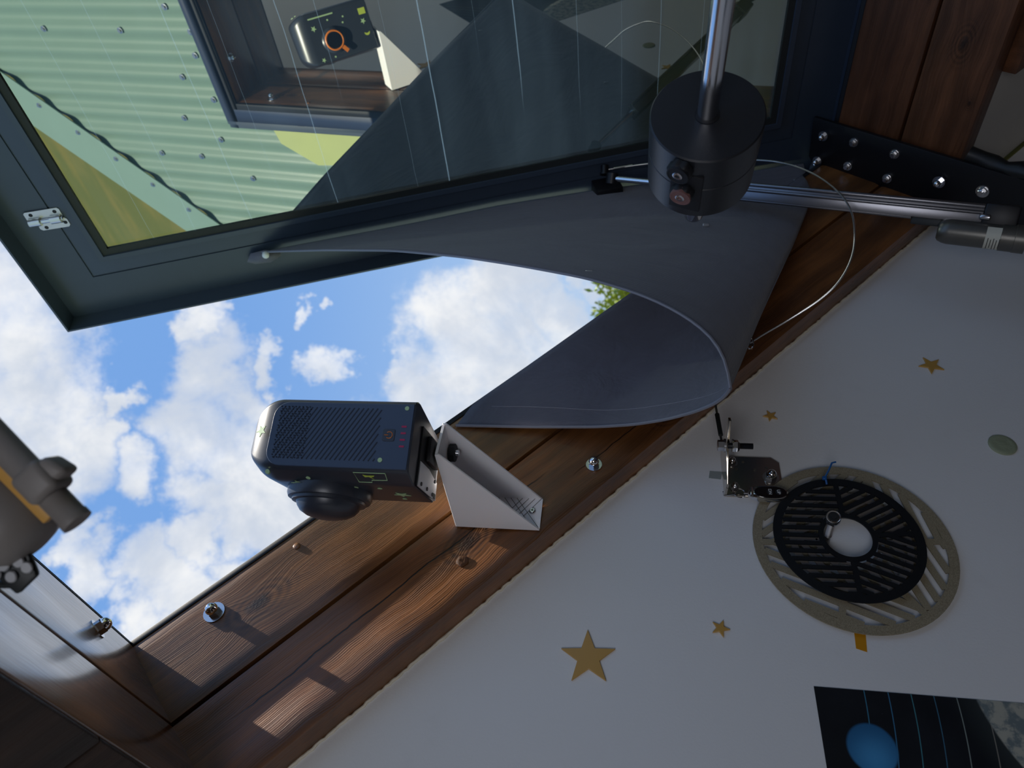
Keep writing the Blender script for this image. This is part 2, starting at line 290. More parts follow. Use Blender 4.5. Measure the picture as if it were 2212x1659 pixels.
# ------------------------------------------------------------------ mesh helper
def frame_of(axis):
    a = nrm(axis); h = eZ if abs(a[2]) < .9 else eX
    e = nrm(np.cross(a, h)); f = np.cross(a, e); return e, f, a
class MB:
    def __init__(s): s.v = []; s.f = []; s.g = []; s.sm = []
    def add(s, pts, faces, gl=None, smooth=False):
        b = len(s.v); s.v += [np.array(p, float) for p in pts]; s.g += list(gl if gl is not None else pts)
        for f in faces: s.f.append([b + i for i in f]); s.sm.append(smooth)
        return s
    def box(s, o, a, b, c, la, lb, lc, g0=(0, 0, 0)):
        a, b, c = nrm(a), nrm(b), nrm(c); pts = []; gl = []
        for i in (0, 1):
            for j in (0, 1):
                for k in (0, 1):
                    pts.append(o + a * la * i + b * lb * j + c * lc * k); gl.append((g0[0] + la * i, g0[1] + lb * j, g0[2] + lc * k))
        return s.add(pts, [(0, 1, 3, 2), (4, 6, 7, 5), (0, 4, 5, 1), (2, 3, 7, 6), (0, 2, 6, 4), (1, 5, 7, 3)], gl)
    def cbox(s, c0, a, b, c, la, lb, lc):
        return s.box(c0 - nrm(a) * la / 2 - nrm(b) * lb / 2 - nrm(c) * lc / 2, a, b, c, la, lb, lc)
    def lathe(s, o, axis, prof, n=24, smooth=True, ref=None, lobes=0, amp=0.):
        e, f, a = frame_of(axis)
        if ref is not None: e = nrm(ref - a * (ref @ a)); f = np.cross(a, e)
        pts = []
        for (t_, r) in prof:
            for i in range(n):
                th = 2 * math.pi * i / n; rr = r * (1 + amp * math.cos(lobes * th)) if lobes else r
                pts.append(o + a * t_ + e * rr * math.cos(th) + f * rr * math.sin(th))
        fs = []
        for k in range(len(prof) - 1):
            for i in range(n):
                j = (i + 1) % n; fs.append((k * n + i, k * n + j, (k + 1) * n + j, (k + 1) * n + i))
        s.add(pts, fs, None, smooth)
        m_ = len(prof) - 1
        s.add(pts[:n], [tuple(range(n))[::-1]]); s.add(pts[m_ * n:], [tuple(range(n))])
        return s
    def cyl(s, p0, p1, r, n=20, r1=None, smooth=True):
        p0, p1 = np.array(p0), np.array(p1); L = np.linalg.norm(p1 - p0)
        return s.lathe(p0, p1 - p0, [(0, r), (L, r if r1 is None else r1)], n, smooth)
    def hexa(s, o, axis, r, h, rot=0.): return s.lathe(o, axis, [(0, r), (h, r)], 6, False)
    def tube(s, pts, r, n=10, caps=True):
        pts = [np.array(p, float) for p in pts]; V = []; e = None; m_ = len(pts)
        for i, p in enumerate(pts):
            tg = nrm(pts[min(i + 1, m_ - 1)] - pts[max(i - 1, 0)])
            if e is None: e = frame_of(tg)[0]
            e = nrm(e - tg * (e @ tg)); f = np.cross(tg, e); rr = r(i / (m_ - 1)) if callable(r) else r
            for k in range(n): th = 2 * math.pi * k / n; V.append(p + e * rr * math.cos(th) + f * rr * math.sin(th))
        fs = [(i * n + k, i * n + (k + 1) % n, (i + 1) * n + (k + 1) % n, (i + 1) * n + k) for i in range(m_ - 1) for k in range(n)]
        s.add(V, fs, None, True)
        if caps: s.add(V[:n], [tuple(range(n))[::-1]]); s.add(V[-n:], [tuple(range(n))])
        return s
    def prism(s, poly, o, ex, ey, ez, h, glo=(0, 0)):
        ex, ey, ez = np.array(ex), np.array(ey), np.array(ez); n = len(poly)
        lo = [o + ex * x + ey * y for x, y in poly]; hi = [p + ez * h for p in lo]
        gl = [(x + glo[0], y + glo[1], 0) for x, y in poly] + [(x + glo[0], y + glo[1], h) for x, y in poly]
        fs = [tuple(range(n))[::-1], tuple(range(n, 2 * n))] + [(i, (i + 1) % n, n + (i + 1) % n, n + i) for i in range(n)]
        return s.add(lo + hi, fs, gl)
    def grid(s, G, gl=None, smooth=True):
        a, b = len(G), len(G[0]); pts = [p for r in G for p in r]
        g = [q for r in gl for q in r] if gl else None
        return s.add(pts, [(i * b + j, i * b + j + 1, (i + 1) * b + j + 1, (i + 1) * b + j) for i in range(a - 1) for j in range(b - 1)], g, smooth)
    def build(s, name, m, parent=None, bevel=0, seg=2, origin=None, solid=0, merge=True):
        org = np.zeros(3)
        if parent is not None: org = np.array(parent['_o'])
        elif origin is not None: org = np.array(origin, float)
        me = bpy.data.meshes.new(name); me.from_pydata([tuple(p - org) for p in s.v], [], s.f)
        at = me.attributes.new('gl', 'FLOAT_VECTOR', 'POINT'); at.data.foreach_set('vector', np.array(s.g, float).ravel())
        me.polygons.foreach_set('use_smooth', s.sm)
        bm = bmesh.new(); bm.from_mesh(me)
        if merge: bmesh.ops.remove_doubles(bm, verts=bm.verts, dist=1e-6)
        bmesh.ops.recalc_face_normals(bm, faces=bm.faces)
        if bevel:
            ed = [e for e in bm.edges if len(e.link_faces) == 2 and e.calc_face_angle(0) > .6]
            bmesh.ops.bevel(bm, geom=ed, offset=bevel, segments=seg, affect='EDGES', profile=.5, clamp_overlap=True)
            for f in bm.faces: pass
        bm.to_mesh(me); bm.free(); me.update()
        for e in me.edges: pass
        me.materials.append(MATS[m] if isinstance(m, str) else m)
        o = bpy.data.objects.new(name, me); C.objects.link(o)
        if parent is not None: o.parent = parent; o['_o'] = list(org)
        else: o.location = tuple(org); o['_o'] = list(org)
        try: me.set_sharp_from_angle(angle=math.radians(40))
        except Exception: pass
        if solid: md = o.modifiers.new('t', 'SOLIDIFY'); md.thickness = solid; md.offset = 0
        return o
def tag(o, label=None, cat=None, group=None, kind=None):
    if label: o['label'] = label
    if cat: o['category'] = cat
    if group: o['group'] = group
    if kind: o['kind'] = kind
    return o
def empty(name, loc, label=None, cat=None, group=None, kind=None):
    o = bpy.data.objects.new(name, None); o.location = tuple(loc); o['_o'] = [float(x) for x in loc]; C.objects.link(o)
    o.empty_display_size = .05
    return tag(o, label, cat, group, kind)
def label(o, s): o['label'] = s; return o

# ------------------------------------------------------------------ main dimensions
TOP, SEAM, BOT = .731, .591, .464
uL, uR = -.193, 1.479
YB, YP, YN = .90, .95, -.42          # boards, plaster, near side of the opening
TH = .05
ROOF = .63
WX0, WX1, FLOOR = -2.4, 2.05, -1.6

# ================================================================== STRUCTURE
# gable wall (plaster), cut to the roof slope
ridge_u = -1.5
def roofz(x, h): return (h - .669 * x) / .744 if False else (h - d3[0] * x) / d3[2]
rx = (P(ridge_u, 0, ROOF))[0]; rz = roofz(rx, BOT + .02)
poly = [(WX0, FLOOR), (WX1, FLOOR), (WX1, roofz(WX1, BOT + .001)), (rx, roofz(rx, BOT + .001)), (WX0, roofz(rx, BOT) - (rx - WX0) * .9)]
wg = MB().prism(poly, np.array([0, YP, 0]), eX, eZ, eY, .12).build('wall_gable', 'plaster'); tag(wg, 'pale plastered gable wall below the wooden boards', kind='structure')
# ragged bead of caulk and paint where plaster meets the lowest board
pts = []; u = uL - .02
while u < uR + .1:
    pts.append(P(u, YP - .0005 - random.random() * .0012, BOT - .001 - random.random() ** 2 * .0022)); u += .006
cb = MB().tube(pts, lambda t: .0016 + .0012 * random.random(), 6).build('caulk_bead', 'caulk', wg)
# far walls, floor, ceilings
t1 = MB().box(np.array([WX1, -1.7, FLOOR]), eX, eY, eZ, .1, 2.77, .45).build('wall_eave', 'cream_paint'); tag(t1, kind='structure')
wb = MB(); zb = 3.2
wb.box(np.array([WX0 - .1, -1.7, FLOOR]), eX, eY, eZ, .1, 2.77, zb)
tag(wb.build('wall_back', 'cream_paint'), kind='structure')
wn = MB(); wn.prism(poly, np.array([0, -1.8, 0]), eX, eZ, eY, .08)
tag(wn.build('wall_near', 'cream_paint'), kind='structure')
tag(MB().box(np.array([WX0, -1.8, FLOOR - .1]), eX, eY, eZ, WX1 - WX0, 2.87, .1).build('floor', 'dark_boards'), kind='structure')
ce = MB()
U1 = 2.55
ce.box(P(uR + .045, -1.75, BOT + .012), d2, eY, d3, U1 - uR - .045, 2.70, .02)
ce.box(P(uL + .3, -1.75, BOT + .012), d2, eY, d3, uR - uL, 1.75 + YN - .05, .02)
ceil = ce.build('ceiling', 'cream_paint'); tag(ceil, 'cream sloping ceiling on the eave side of the roof opening', kind='structure')
# dark boards lining the slope on the ridge side
tr = MB(); k = 0
yy = -1.75
tr1 = empty('trim_1', P(uL - .3, 0, BOT), 'dark timber boards lining the slope beside the opening', kind='structure')
while yy < YP - .01:
    wdt = min(.30, YP - yy); bmx = MB().box(P(ridge_u, yy + .001, BOT - .008), d2, eY, d3, uL - .0015 - ridge_u, wdt - .003, .0075, (k * 1.7, k * .31, 0)); bmx.build('board', 'dark_boards', tr1, bevel=.002); yy += wdt; k += 1
# back slope of the roof
bs = MB().box(np.array([rx, -1.8, rz + .06]), nrm([-.744, 0, -.669]), eY, nrm([-.669, 0, .744]), 2.6, 2.65, .05).build('roof_back', 'dark_boards'); tag(bs, kind='structure')
# roof deck under the sheets
dk = MB()
for (u0, u1, y0, y1) in ((uR + .05, 2.55, -1.8, 2.6), (ridge_u, uL - .052, -1.8, .86), (uL - .052, uR + .05, -1.8, YN - .052), (uL - .052, uR + .05, YP + .002, 1.66)):
    dk.box(P(u0, y0, BOT + .035), d2, eY, d3, u1 - u0, y1 - y0, .115)
tag(dk.build('roof_deck', 'dark_boards'), kind='structure')

# ------------------------------------------------------------------ corrugated roof with hip strip
roof = empty('corrugated_roof', P(-.9, .5, ROOF), 'green corrugated roof seen mirrored in the open pane', 'roof', kind='structure')
HA = np.array([-1.29, .88]); HB = np.array([-.60, 1.45]); ht_ = nrm(HB - HA); hn_ = np.array([-ht_[1], ht_[0]])
def ustart(y):   # hip line
    return max(ridge_u, HA[0] + (y - HA[1]) * ht_[0] / ht_[1]) if y > .70 else ridge_u
PITCH, AMP = .072, .0065
def sheet(y0, y1, holes):
    mb = MB(); G = []; n = int((y1 - y0) / (PITCH / 8)) + 1
    for j in range(n):
        y = y0 + (y1 - y0) * j / (n - 1); a = ustart(y); e0, e1 = holes
        G.append([P(a + (2.5 - a) * i / 3 if e0 is None else (a + (e0 - a) * i / 3), y, ROOF + .012 + AMP * math.cos(2 * math.pi * y / PITCH)) for i in range(4)])
    mb.grid(G)
    if e0 is not None:
        G = [[P(e1 + (2.5 - e1) * i / 3, y0 + (y1 - y0) * j / (n - 1), ROOF + .012 + AMP * math.cos(2 * math.pi * (y0 + (y1 - y0) * j / (n - 1)) / PITCH)) for i in range(4)] for j in range(n)]; mb.grid(G)
    return mb.build('roof_sheet', 'roof_green', roof)
for y0, y1, hl in ((-1.75, YN - .1, (None, None)), (YN - .1, .30, (uL - .1, uR + .12)), (.30, YP + .045, (uL - .1, uR + .12)), (YP + .045, 1.65, (None, None)), (1.65, 2.3, (None, None))):
    sheet(y0, y1, hl)
fo = P(*[HA[0], 0, ROOF + .028]) + eY * HA[1]
def hip(s, t, h=0): q = HA + ht_ * s + hn_ * t; return P(q[0], q[1], ROOF + .026 + h)
tdir = nrm(hip(1, 0) - hip(0, 0)); ndir = nrm(hip(0, 1) - hip(0, 0))
MB().box(hip(-.35, -.02), tdir, ndir, d3, 1.9, .16, .004).build('hip_strip', 'roof_trim', roof)
sc = MB().lathe(np.zeros(3), d3, [(0, .009), (.0015, .009), (.002, .005), (.006, .005)], 10)
spots = [hip(-.15 + .155 * i, .012, .004) for i in range(11)]
for (px_, py_) in ():
    pass
for (u_, y_) in [(-.40, .60), (-.40, .67), (-.36, .81), (-.36, .95), (-.45, .88), (-.40, 1.09), (-.52, 1.02), (-.95, .74), (-.33, 1.24), (-.52, 1.17), (-.62, .74), (-.34, .74), (-.70, 1.16)]:
    spots.append(P(u_, y_ - (y_ % PITCH), ROOF + .022))
first = None
for sp in spots:
    if first is None:
        mbs = MB(); mbs.lathe(sp, d3, [(0, .010), (.0015, .010), (.002, .0055), (.0065, .0055)], 10); first = mbs.build('roof_screw', 'steel', roof); fsp = sp
    else:
        c_ = first.copy(); c_.parent = roof; c_.location = tuple(sp - fsp); C.objects.link(c_)
# lime sheet beside the curb
MB().prism([(-.165, .965), (1.45, .965), (1.45, 1.06), (.45, 1.10), (-.02, 1.14), (-.14, 1.07)], P(0, 0, ROOF + .030), d2, eY, d3, .004).build('apron_sheet', 'lime_sheet', roof)

# ------------------------------------------------------------------ lined opening (window_1)
win = empty('window_1', P(uL, YB, BOT), 'roof opening lined with varnished brown boards', kind='structure')
def board(name, m, G, gl, tth_dir, th):
    return None
def cupped(u0, u1, h0, h1, fn, m, name='board'):
    """board on the gable side: a grid face bulging a little, with its back and edges"""
    mb = MB(); nu, nh = 40, 14; G = []; gl = []
    for i in range(nu + 1):
        u = u0 + (u1 - u0) * i / nu; r = []; g = []
        for j in range(nh + 1):
            t = j / nh; h = h0 + (h1 - h0) * t; e = min(t, 1 - t) * (h1 - h0)
            rnd = .0022 * max(0, 1 - e / .004) ** 2
            r.append(P(u, YB + fn(u, t) + rnd, h)); g.append((u - uL, h - h0, 0))
        G.append(r); gl.append(g)
    mb.grid(G, gl)
    A = [r[0] for r in G]; B = [r[-1] for r in G]
    mb.grid([A, [p + eY * (TH - .002) - eY * 0 for p in A]], [[g[0] for g in gl], [(g[0][0], g[0][1], TH) for g in gl]], False)
    mb.grid([B, [p + eY * (TH - .002) for p in B]], [[g[-1] for g in gl], [(g[-1][0], g[-1][1], TH) for g in gl]], False)
    for r, g in ((G[0], gl[0]), (G[-1], gl[-1])): mb.grid([r, [p + eY * (TH - .002) for p in r]], [g, g], False)
    return mb.build(name, m, win)
cupped(uL, uR, SEAM + .0025, TOP, lambda u, t: .0, 'board_upper')
cupped(uL, uR, BOT, SEAM - .0035, lambda u, t: .001 + (.0062 * math.sin(math.pi * min(1, (1 - t) * 1.25)) ** 1 if t > .2 else .0062 * math.sin(math.pi * min(1, (1 - .2) * 1.25)) * 0 + 0) * max(.0, 1 - (u - uL) / 1.1), 'board_lower')
for i, (h0, h1) in enumerate(((BOT, SEAM - .003), (SEAM + .003, TOP))):
    MB().box(P(uL, YN, h0), eY, d3, -d2, YP - YN, h1 - h0, TH, (i * 2.1, 0, 0)).build('board', 'board_side', win, bevel=.002)
    MB().box(P(uR, YN, h0), eY, d3, d2, YP - YN, h1 - h0, TH, (i * .17, 0, i * .3)).build('board', 'board_eave', win, bevel=.002)
    MB().box(P(uL, YN, h0), d2, d3, -eY, uR - uL, h1 - h0, TH, (i * 3.3, 0, 0)).build('board', 'board_side', win, bevel=.002)
# inner seal and metal curb round the top of the boards
def ring(name, m, i0, i1, h0, h1, bev=.001):
    mb = MB()
    for (o, a, b, la, lb) in ((P(uL - i1, YN - i1, h0), eY, d2, YB - YN + i1 * 2, i1 - i0), (P(uR + i0, YN - i1, h0), eY, d2, YB - YN + i1 * 2, i1 - i0),
                              (P(uL - i0, YN - i1, h0), d2, eY, uR - uL + 2 * i0, i1 - i0), (P(uL - i0, YB + i0, h0), d2, eY, uR - uL + 2 * i0, i1 - i0)):
        mb.box(o, a, b, d3, la, lb, h1 - h0)
    return mb.build(name, m, win, bevel=bev)
ring('curb_seal', 'black_matt', .0005, .0195, TOP + .0003, TOP + .0095)
ring('curb_cover', 'frame_lip', .020, .062, TOP - .001, TOP + .007)
ring('curb_step', 'frame_grey', .0505, .082, ROOF + .03, TOP - .012)
ring('curb_base', 'frame_grey', .0825, .115, ROOF + .02, ROOF + .05)
# fixings on the boards
def cap_nut(p, axis, s=1.0, parent=None, stud=0.0, wash=.0125):
    root = MB().hexa(p, axis, .0088 * s, .0075 * s)
    prof = [(.0075 * s, .0080 * s)] + [(.0075 * s + .0085 * s * math.sin(a), .0080 * s * math.cos(a)) for a in np.linspace(.15, 1.5, 7)]
    root.lathe(p, axis, prof, 18)
    o = root.build('cap_nut', 'chrome', parent)
    MB().lathe(p - nrm(axis) * .002, axis, [(0, wash * s), (.0022, wash * s)], 24).build('washer', 'steel', o)
    return o
q = onY(462, 1322, YB - .002); cap_nut(q, -eY, 1.12, win, wash=.0135)
q = onY(1283, 1003, YB - .001); cap_nut(q, -eY, 1.0, win)
q = onP(212, 1358, d2, uL + .001); cap_nut(q, d2, 1.05, win)
q = onY(641, 1180, YB); MB().lathe(q + eY * .001, -eY, [(0, .0055), (.002, .0055), (.0028, .004)], 9, False).build('plug', 'board_upper', win)
q = onY(999, 1213, YB + .0035)
MB().lathe(q + eY * .001, -eY, [(0, .0095), (.003, .0088), (.0042, .0066), (.0036, .0022)], 18, True, lobes=5, amp=.07).build('knot', 'board_lower', win)

# ================================================================== LID
ang = math.radians(30); dl = -d2 * math.cos(ang) + d3 * math.sin(ang); nl = np.cross(dl, eY); nl = nrm(nl)
H0 = P(1.44, 0, .80); kl = nl @ H0
if nl @ np.zeros(3) - kl < 0: nl = -nl; kl = -kl
def LP(v, y, o): return H0 * 1 + dl * v + eY * y + nl * o
V0, V1_, YL0, YL1 = -.10, 1.712, -.50, .965
lid = empty('roof_hatch', LP(V0, .3, 0), 'open dark grey framed roof hatch with reflective glass, tilted up against the sky', 'roof window')
prof = [(0, -.055), (0, .020), (.004, .020), (.007, -.024), (.098, -.024), (.099, -.0265), (.1015, -.0265), (.1025, -.023), (.134, -.021), (.139, -.010), (.150, -.010), (.153, -.034), (.153, -.055)]
def frame_ring(name, pr, m, bev=0):
    mb = MB(); cs = [(V0, YL0, 1, 1), (V1_, YL0, -1, 1), (V1_, YL1, -1, -1), (V0, YL1, 1, -1)]; rows = []
    for (v, y, sv, sy) in cs: rows.append([LP(v + sv * i, y + sy * i, o) for i, o in pr])
    n = len(pr); pts = [p for r in rows for p in r]
    fs = [(k * n + i, k * n + (i + 1) % n, ((k + 1) % 4) * n + (i + 1) % n, ((k + 1) % 4) * n + i) for k in range(4) for i in range(n)]
    mb.add(pts, fs, pts); return mb.build(name, m, lid, bevel=bev)
frame_ring('frame', prof, 'frame_grey')
frame_ring('gasket', [(.1505, -.014), (.163, -.018), (.163, -.0215), (.1505, -.0225)], 'rubber')
g0, g1 = .1535, -.022
mb = MB(); q = [(V0 + g0, YL0 + g0), (V1_ - g0, YL0 + g0), (V1_ - g0, YL1 - g0), (V0 + g0, YL1 - g0)]
mb.add([LP(a, b, g1) for a, b in q] + [LP(a, b, g1 - .006) for a, b in q], [(0, 1, 2, 3)], [(a, b, 0) for a, b in q] * 2)
pane = mb.build('glass_pane', 'reflective_glass', lid)
def lidpt(px, py, o=0.): return onP(px, py, nl, kl + o)
# slide bolt
lb = lidpt(103, 473, -.023); ev = nrm(lidpt(160, 462, -.023) - lidpt(60, 478, -.023)); eu = np.cross(nl, ev)
if eu @ down > 0: eu = -eu
def plate8(w_, h_, c_): return [(-w_/2 + c_, -h_/2), (w_/2 - c_, -h_/2), (w_/2, -h_/2 + c_), (w_/2, h_/2 - c_), (w_/2 - c_, h_/2), (-w_/2 + c_, h_/2), (-w_/2, h_/2 - c_), (-w_/2, -h_/2 + c_)]
px1 = np.linalg.norm(lidpt(104, 473) - lidpt(103, 473))
W_ = 84 * px1
la = MB().prism(plate8(W_, 26 * px1, 4 * px1), lb + eu * 14 * px1 - ev * 3 * px1, ev, eu, nl, .003).prism(plate8(W_ * .86, 26 * px1, 5 * px1), lb - eu * 14 * px1 + ev * 8 * px1, ev, eu, nl, .003).build('slide_bolt', 'brushed_steel', lid, bevel=.0004, seg=1)
MB().cyl(lb - ev * 40 * px1 + nl * .007, lb + ev * 38 * px1 + nl * .007, .0045, 14).build('bolt_rod', 'steel', la)
mk = MB()
for s0, s1 in ((-40, -14), (10, 34)): mk.lathe(lb + ev * s0 * px1 + nl * .007, ev, [(0, .0085), ((s1 - s0) * px1, .0085)], 16)
mk.build('bolt_guide', 'brushed_steel', la)
for (a_, b_) in ((-30, 18), (26, 18), (-12, -20), (36, -14)): MB().lathe(lb + ev * a_ * px1 + eu * b_ * px1 + nl * .0025, nl, [(0, .0042), (.0012, .0036)], 12).build('screw', 'black_steel', la)
# actuator bracket block on the lid
ab = onY(1300, 392, .865)
blk = MB(); blk.box(ab - dl * .015 - eY * .055 * 0 - nl * .05, dl, eY, nl, .075, .06, .065)
# keep it between flange and rod
bo = lidpt(1300, 395, -.02)
blk = MB().box(bo - dl * .035 - eY * .012, dl, eY, nl, .06, .055, .052).build('actuator_bracket', 'black_steel', lid, bevel=.002)

# ================================================================== STEEL PLATE WITH BOLTS
uP = uR - .030
pl = empty('steel_plate', P(uP, .84, .40), 'long black steel arm bolted across the ends of the dark boards', 'bracket')
pl_poly = [(.800, .775), (.792, .10), (.905, .10), (.905, .755), (.892, .768)]
MB().prism([(y, h) for y, h in pl_poly], P(uP, 0, 0), eY, d3, d2, .010).build('arm_plate', 'black_steel', pl, bevel=.0012)
MB().prism([(.900, .765), (.900, .46), (.948, .46), (.948, .765)], P(uP + .0105, 0, 0), eY, d3, d2, .018).build('spacer', 'black_steel', pl)
def hex_bolt(p, axis, s, parent):
    o = MB().lathe(p, axis, [(0, .0125 * s), (.0025, .0125 * s)], 22).lathe(p, axis, [(.0025, .0095 * s), (.0045, .0085 * s)], 18).build('hex_bolt', 'brushed_steel', parent)
    MB().lathe(p, axis, [(.0045, .0078 * s), (.0105, .0078 * s), (.0118, .0060 * s)], 6, False).build('bolt_head', 'steel', o); return o
for (x_, y_, s_, kind) in ((1781, 292, .85, 'c'), (1768, 346, .85, 'c'), (1845, 307, .78, 'h'), (1832, 358, .78, 'h'), (1933, 332, .80, 'h'), (1917, 385, .80, 'h'), (2031, 391, .95, 'c'), (2123, 413, .98, 'h')):
    q = onP(x_, y_, d2, uP)
    if kind == 'h': hex_bolt(q, -d2, s_, pl)
    else:
        o = cap_nut(q - d2 * .006, -d2, s_, pl, wash=.013)
        MB().lathe(q, -d2, [(0, .0115 * s_), (.006, .0115 * s_)], 6, False).build('lock_nut', 'steel', o)
# hinge knuckle at the end of the arm
q = onP(1775, 375, d2, uP + .0); MB().cyl(q - eY * .02, q + eY * .03, .012, 16).build('hinge_knuckle', 'black_steel', pl)
# timber beam under the eave ceiling
bm_ = MB().box(P(1.535, -1.7, BOT - .022), d2, eY, d3, .95, 2.355, .03, (0, 0, .4)).build('trim_2', 'board_eave', None, bevel=.003); tag(bm_, 'red brown timber board under the eave ceiling', kind='structure')
# cable sleeve on top of the arm
pts = [P(1.468 + .004 * math.sin(i * .9), .792 - .004 * math.cos(i * 1.3), .45 - i * .024) for i in range(14)]
cs = MB().tube(pts, lambda t: .016 + .003 * math.sin(t * 46), 12).build('cable_sleeve', 'wire', pl)

# ================================================================== LINEAR ACTUATOR
A0 = onY(1322, 385, .832); A1 = onY(2172, 468, .765)
ax = nrm(A1 - A0); LA = np.linalg.norm(A1 - A0)
toc = -nrm((A0 + A1) / 2); e2 = nrm(toc - ax * (toc @ ax)); e1 = np.cross(ax, e2)
if e1 @ down < 0: e1 = -e1
act = empty('linear_actuator', A1, 'silver linear actuator with grey motor holding the hatch open', 'actuator')
MB().cyl(A0, A0 + ax * .30, .0065, 20).build('rod', 'chrome', act)
eye = MB().cyl(A0 - e1 * .011, A0 + e1 * .011, .013, 18).build('rod_eye', 'black_steel', act)
tubeS = LA * .225; T0 = A0 + ax * tubeS; TL = LA * .955 - tubeS
tb = MB().box(T0 - e1 * .0135 - e2 * .014, ax, e1, e2, TL, .029, .027)
tb.cyl(T0 - e1 * .0135 + e2 * .011, T0 + ax * TL - e1 * .0135 + e2 * .011, .0045, 10)
tb.cyl(T0 - e1 * .003 + e2 * .013, T0 + ax * TL - e1 * .003 + e2 * .013, .0035, 10)
tb.cyl(T0 + e1 * .0165 + e2 * .009, T0 + ax * (TL * .80) + e1 * .0165 + e2 * .009, .0030, 10)
tb.build('profile_tube', 'extrusion', act, bevel=.0015)
MB().box(T0 + ax * TL - e1 * .020 - e2 * .018, ax, e1, e2, .052, .042, .036).build('gearbox', 'black_steel', act, bevel=.004)
MB().box(T0 + ax * (TL * .80) + e1 * .012 - e2 * .012, ax, e1, e2, TL * .2 + .02, .016, .02).build('motor_cradle', 'rubber', act, bevel=.002)
m0 = onY(2045, 494, .760); m0 = T0 + ax * ((m0 - T0) @ ax) + e1 * .034 + e2 * .010; ML = .118
mo = MB().lathe(m0 - ax * .014, ax, [(0, .013), (.003, .0175), (.010, .0205), (.014, .0213), (.018, .0220), (ML * .80, .0220), (ML * .805, .0230), (ML * .97, .0230), (ML * .975, .0238), (ML + .014, .0238)], 36).build('motor', 'motor_can', act)
mbp = MB(); G = []; r_ = .0222
for i in range(2): G.append([m0 + ax * (ML * .50 + i * .030) + r_ * (e2 * math.cos(a) + e1 * math.sin(a)) for a in np.linspace(-.75, 1.35, 14)])
lbm = mbp.grid(G).build('motor_label', 'paper', mo)
ik = MB()
for k in range(6):
    a0 = .15 + .1 * (k % 2); a1 = 1.3 - (.25 if k in (1, 4) else 0); x_ = ML * .50 + .004 + k * .0042
    if k == 5: a0, a1 = -.35, .2
    ik.grid([[m0 + ax * (x_ + d_) + (r_ + .0002) * (e2 * math.cos(a) + e1 * math.sin(a)) for a in np.linspace(a0, a1, 8)] for d_ in (0, .0011)])
ik.build('label_lines', 'ink', lbm)
MB().lathe(T0 + ax * (TL - .004) + e1 * .004 + e2 * .018, ax, [(0, .004), (.002, .005), (.014, .005), (.016, .003)], 12).build('gear_screw', 'steel', act)
for k in range(3):
    s_ = m0 + ax * (ML + .01) + e1 * (-.012 + k * .012); MB().tube([s_, s_ + ax * .02 + e1 * .004, s_ + ax * .05 + e1 * (.004 + .006 * k), s_ + ax * .10 + e1 * (.01 + .012 * k) + e2 * .01, s_ + ax * .18 + e1 * (.02 + .01 * k)], .0035, 8).build('wire', 'wire', act)

# ================================================================== CLOTH FLAP
def interp(pts, t):
    pts = np.array(pts); d = np.r_[0, np.cumsum(np.linalg.norm(np.diff(pts, axis=0), axis=1))]; d /= d[-1]
    # catmull style smoothing through cubic resample
    return np.array([np.interp(t, d, pts[:, i]) for i in range(3)])
def smooth(pts, n=60, it=6):
    q = np.array([interp(pts, i / (n - 1)) for i in range(n)])
    for _ in range(it): q[1:-1] = (q[:-2] + 2 * q[1:-1] + q[2:]) / 4
    return q
def coons(c0, c1, da, db, ns=60, nt=28, sag=None):
    S = [interp(c0, i / ns) for i in range(ns + 1)]; E = [interp(c1, i / ns) for i in range(ns + 1)]
    A = [interp(da, j / nt) for j in range(nt + 1)]; B = [interp(db, j / nt) for j in range(nt + 1)]; G = []; g = []
    for i in range(ns + 1):
        s = i / ns; row = []; gr = []
        for j in range(nt + 1):
            t = j / nt
            p = (1 - t) * S[i] + t * E[i] + (1 - s) * A[j] + s * B[j] - ((1 - s) * (1 - t) * S[0] + s * (1 - t) * S[-1] + (1 - s) * t * E[0] + s * t * E[-1])
            if sag is not None: p = p + sag(s, t)
            row.append(p); gr.append((s * 1.1, t * .5, 0))
        G.append(row); g.append(gr)
    return G, g
lidc = [lidpt(x, y, -.015) for x, y in ((1735, 352), (1600, 372), (1405, 395), (1275, 413), (1074, 446), (900, 480), (740, 509), (640, 528), (560, 545))]
pinp = lidpt(560, 552, -.005)
foldc = smooth([onY(*q) for q in ((1744, 452, .885), (1715, 525, .85), (1680, 600, .80), (1640, 690, .765), (1605, 775, .735), (1578, 838, .700))], 30, 2)
edge_up = smooth([lidc[-1]] + [onY(*q) for q in ((600, 543, .862), (700, 540, .815), (850, 541, .765), (1000, 555, .726), (1130, 575, .702), (1270, 601, .682), (1380, 634, .672), (1450, 665, .668), (1510, 702, .668), (1555, 745, .672), (1575, 790, .684))] + [foldc[-1]], 60, 3)
hinge_a = [lidc[0], onY(1748, 400, .90), foldc[0]]
btop = [P(u_, YB - .004, TOP + .006) for u_ in (1.38, 1.1, .8, .6, .5, .42)] + [onY(985, 919, YB - .004)]
edge_lo = smooth([foldc[-1]] + [onY(*q) for q in ((1572, 852, .715), (1545, 872, .745), (1500, 890, .78), (1440, 906, .815), (1370, 917, .85), (1290, 922, .872), (1150, 922, .888))] + [btop[-1]], 50, 3)
hinge_b = [foldc[0], onY(1752, 410, .893), btop[0]]
flap = empty('fabric_flap', P(1.2, .85, .62), 'loose dark grey fabric flap folded between the hatch and the boards', 'fabric')
G, g = coons(lidc, list(foldc), hinge_a, list(edge_up), sag=lambda s, t: -nl * 0 + eY * .012 * math.sin(math.pi * t) * math.sin(math.pi * s) + eY * .002 * math.sin(9 * s + 4 * t))
MB().grid(G, g).build('upper_sheet', 'cloth', flap, solid=.0012)
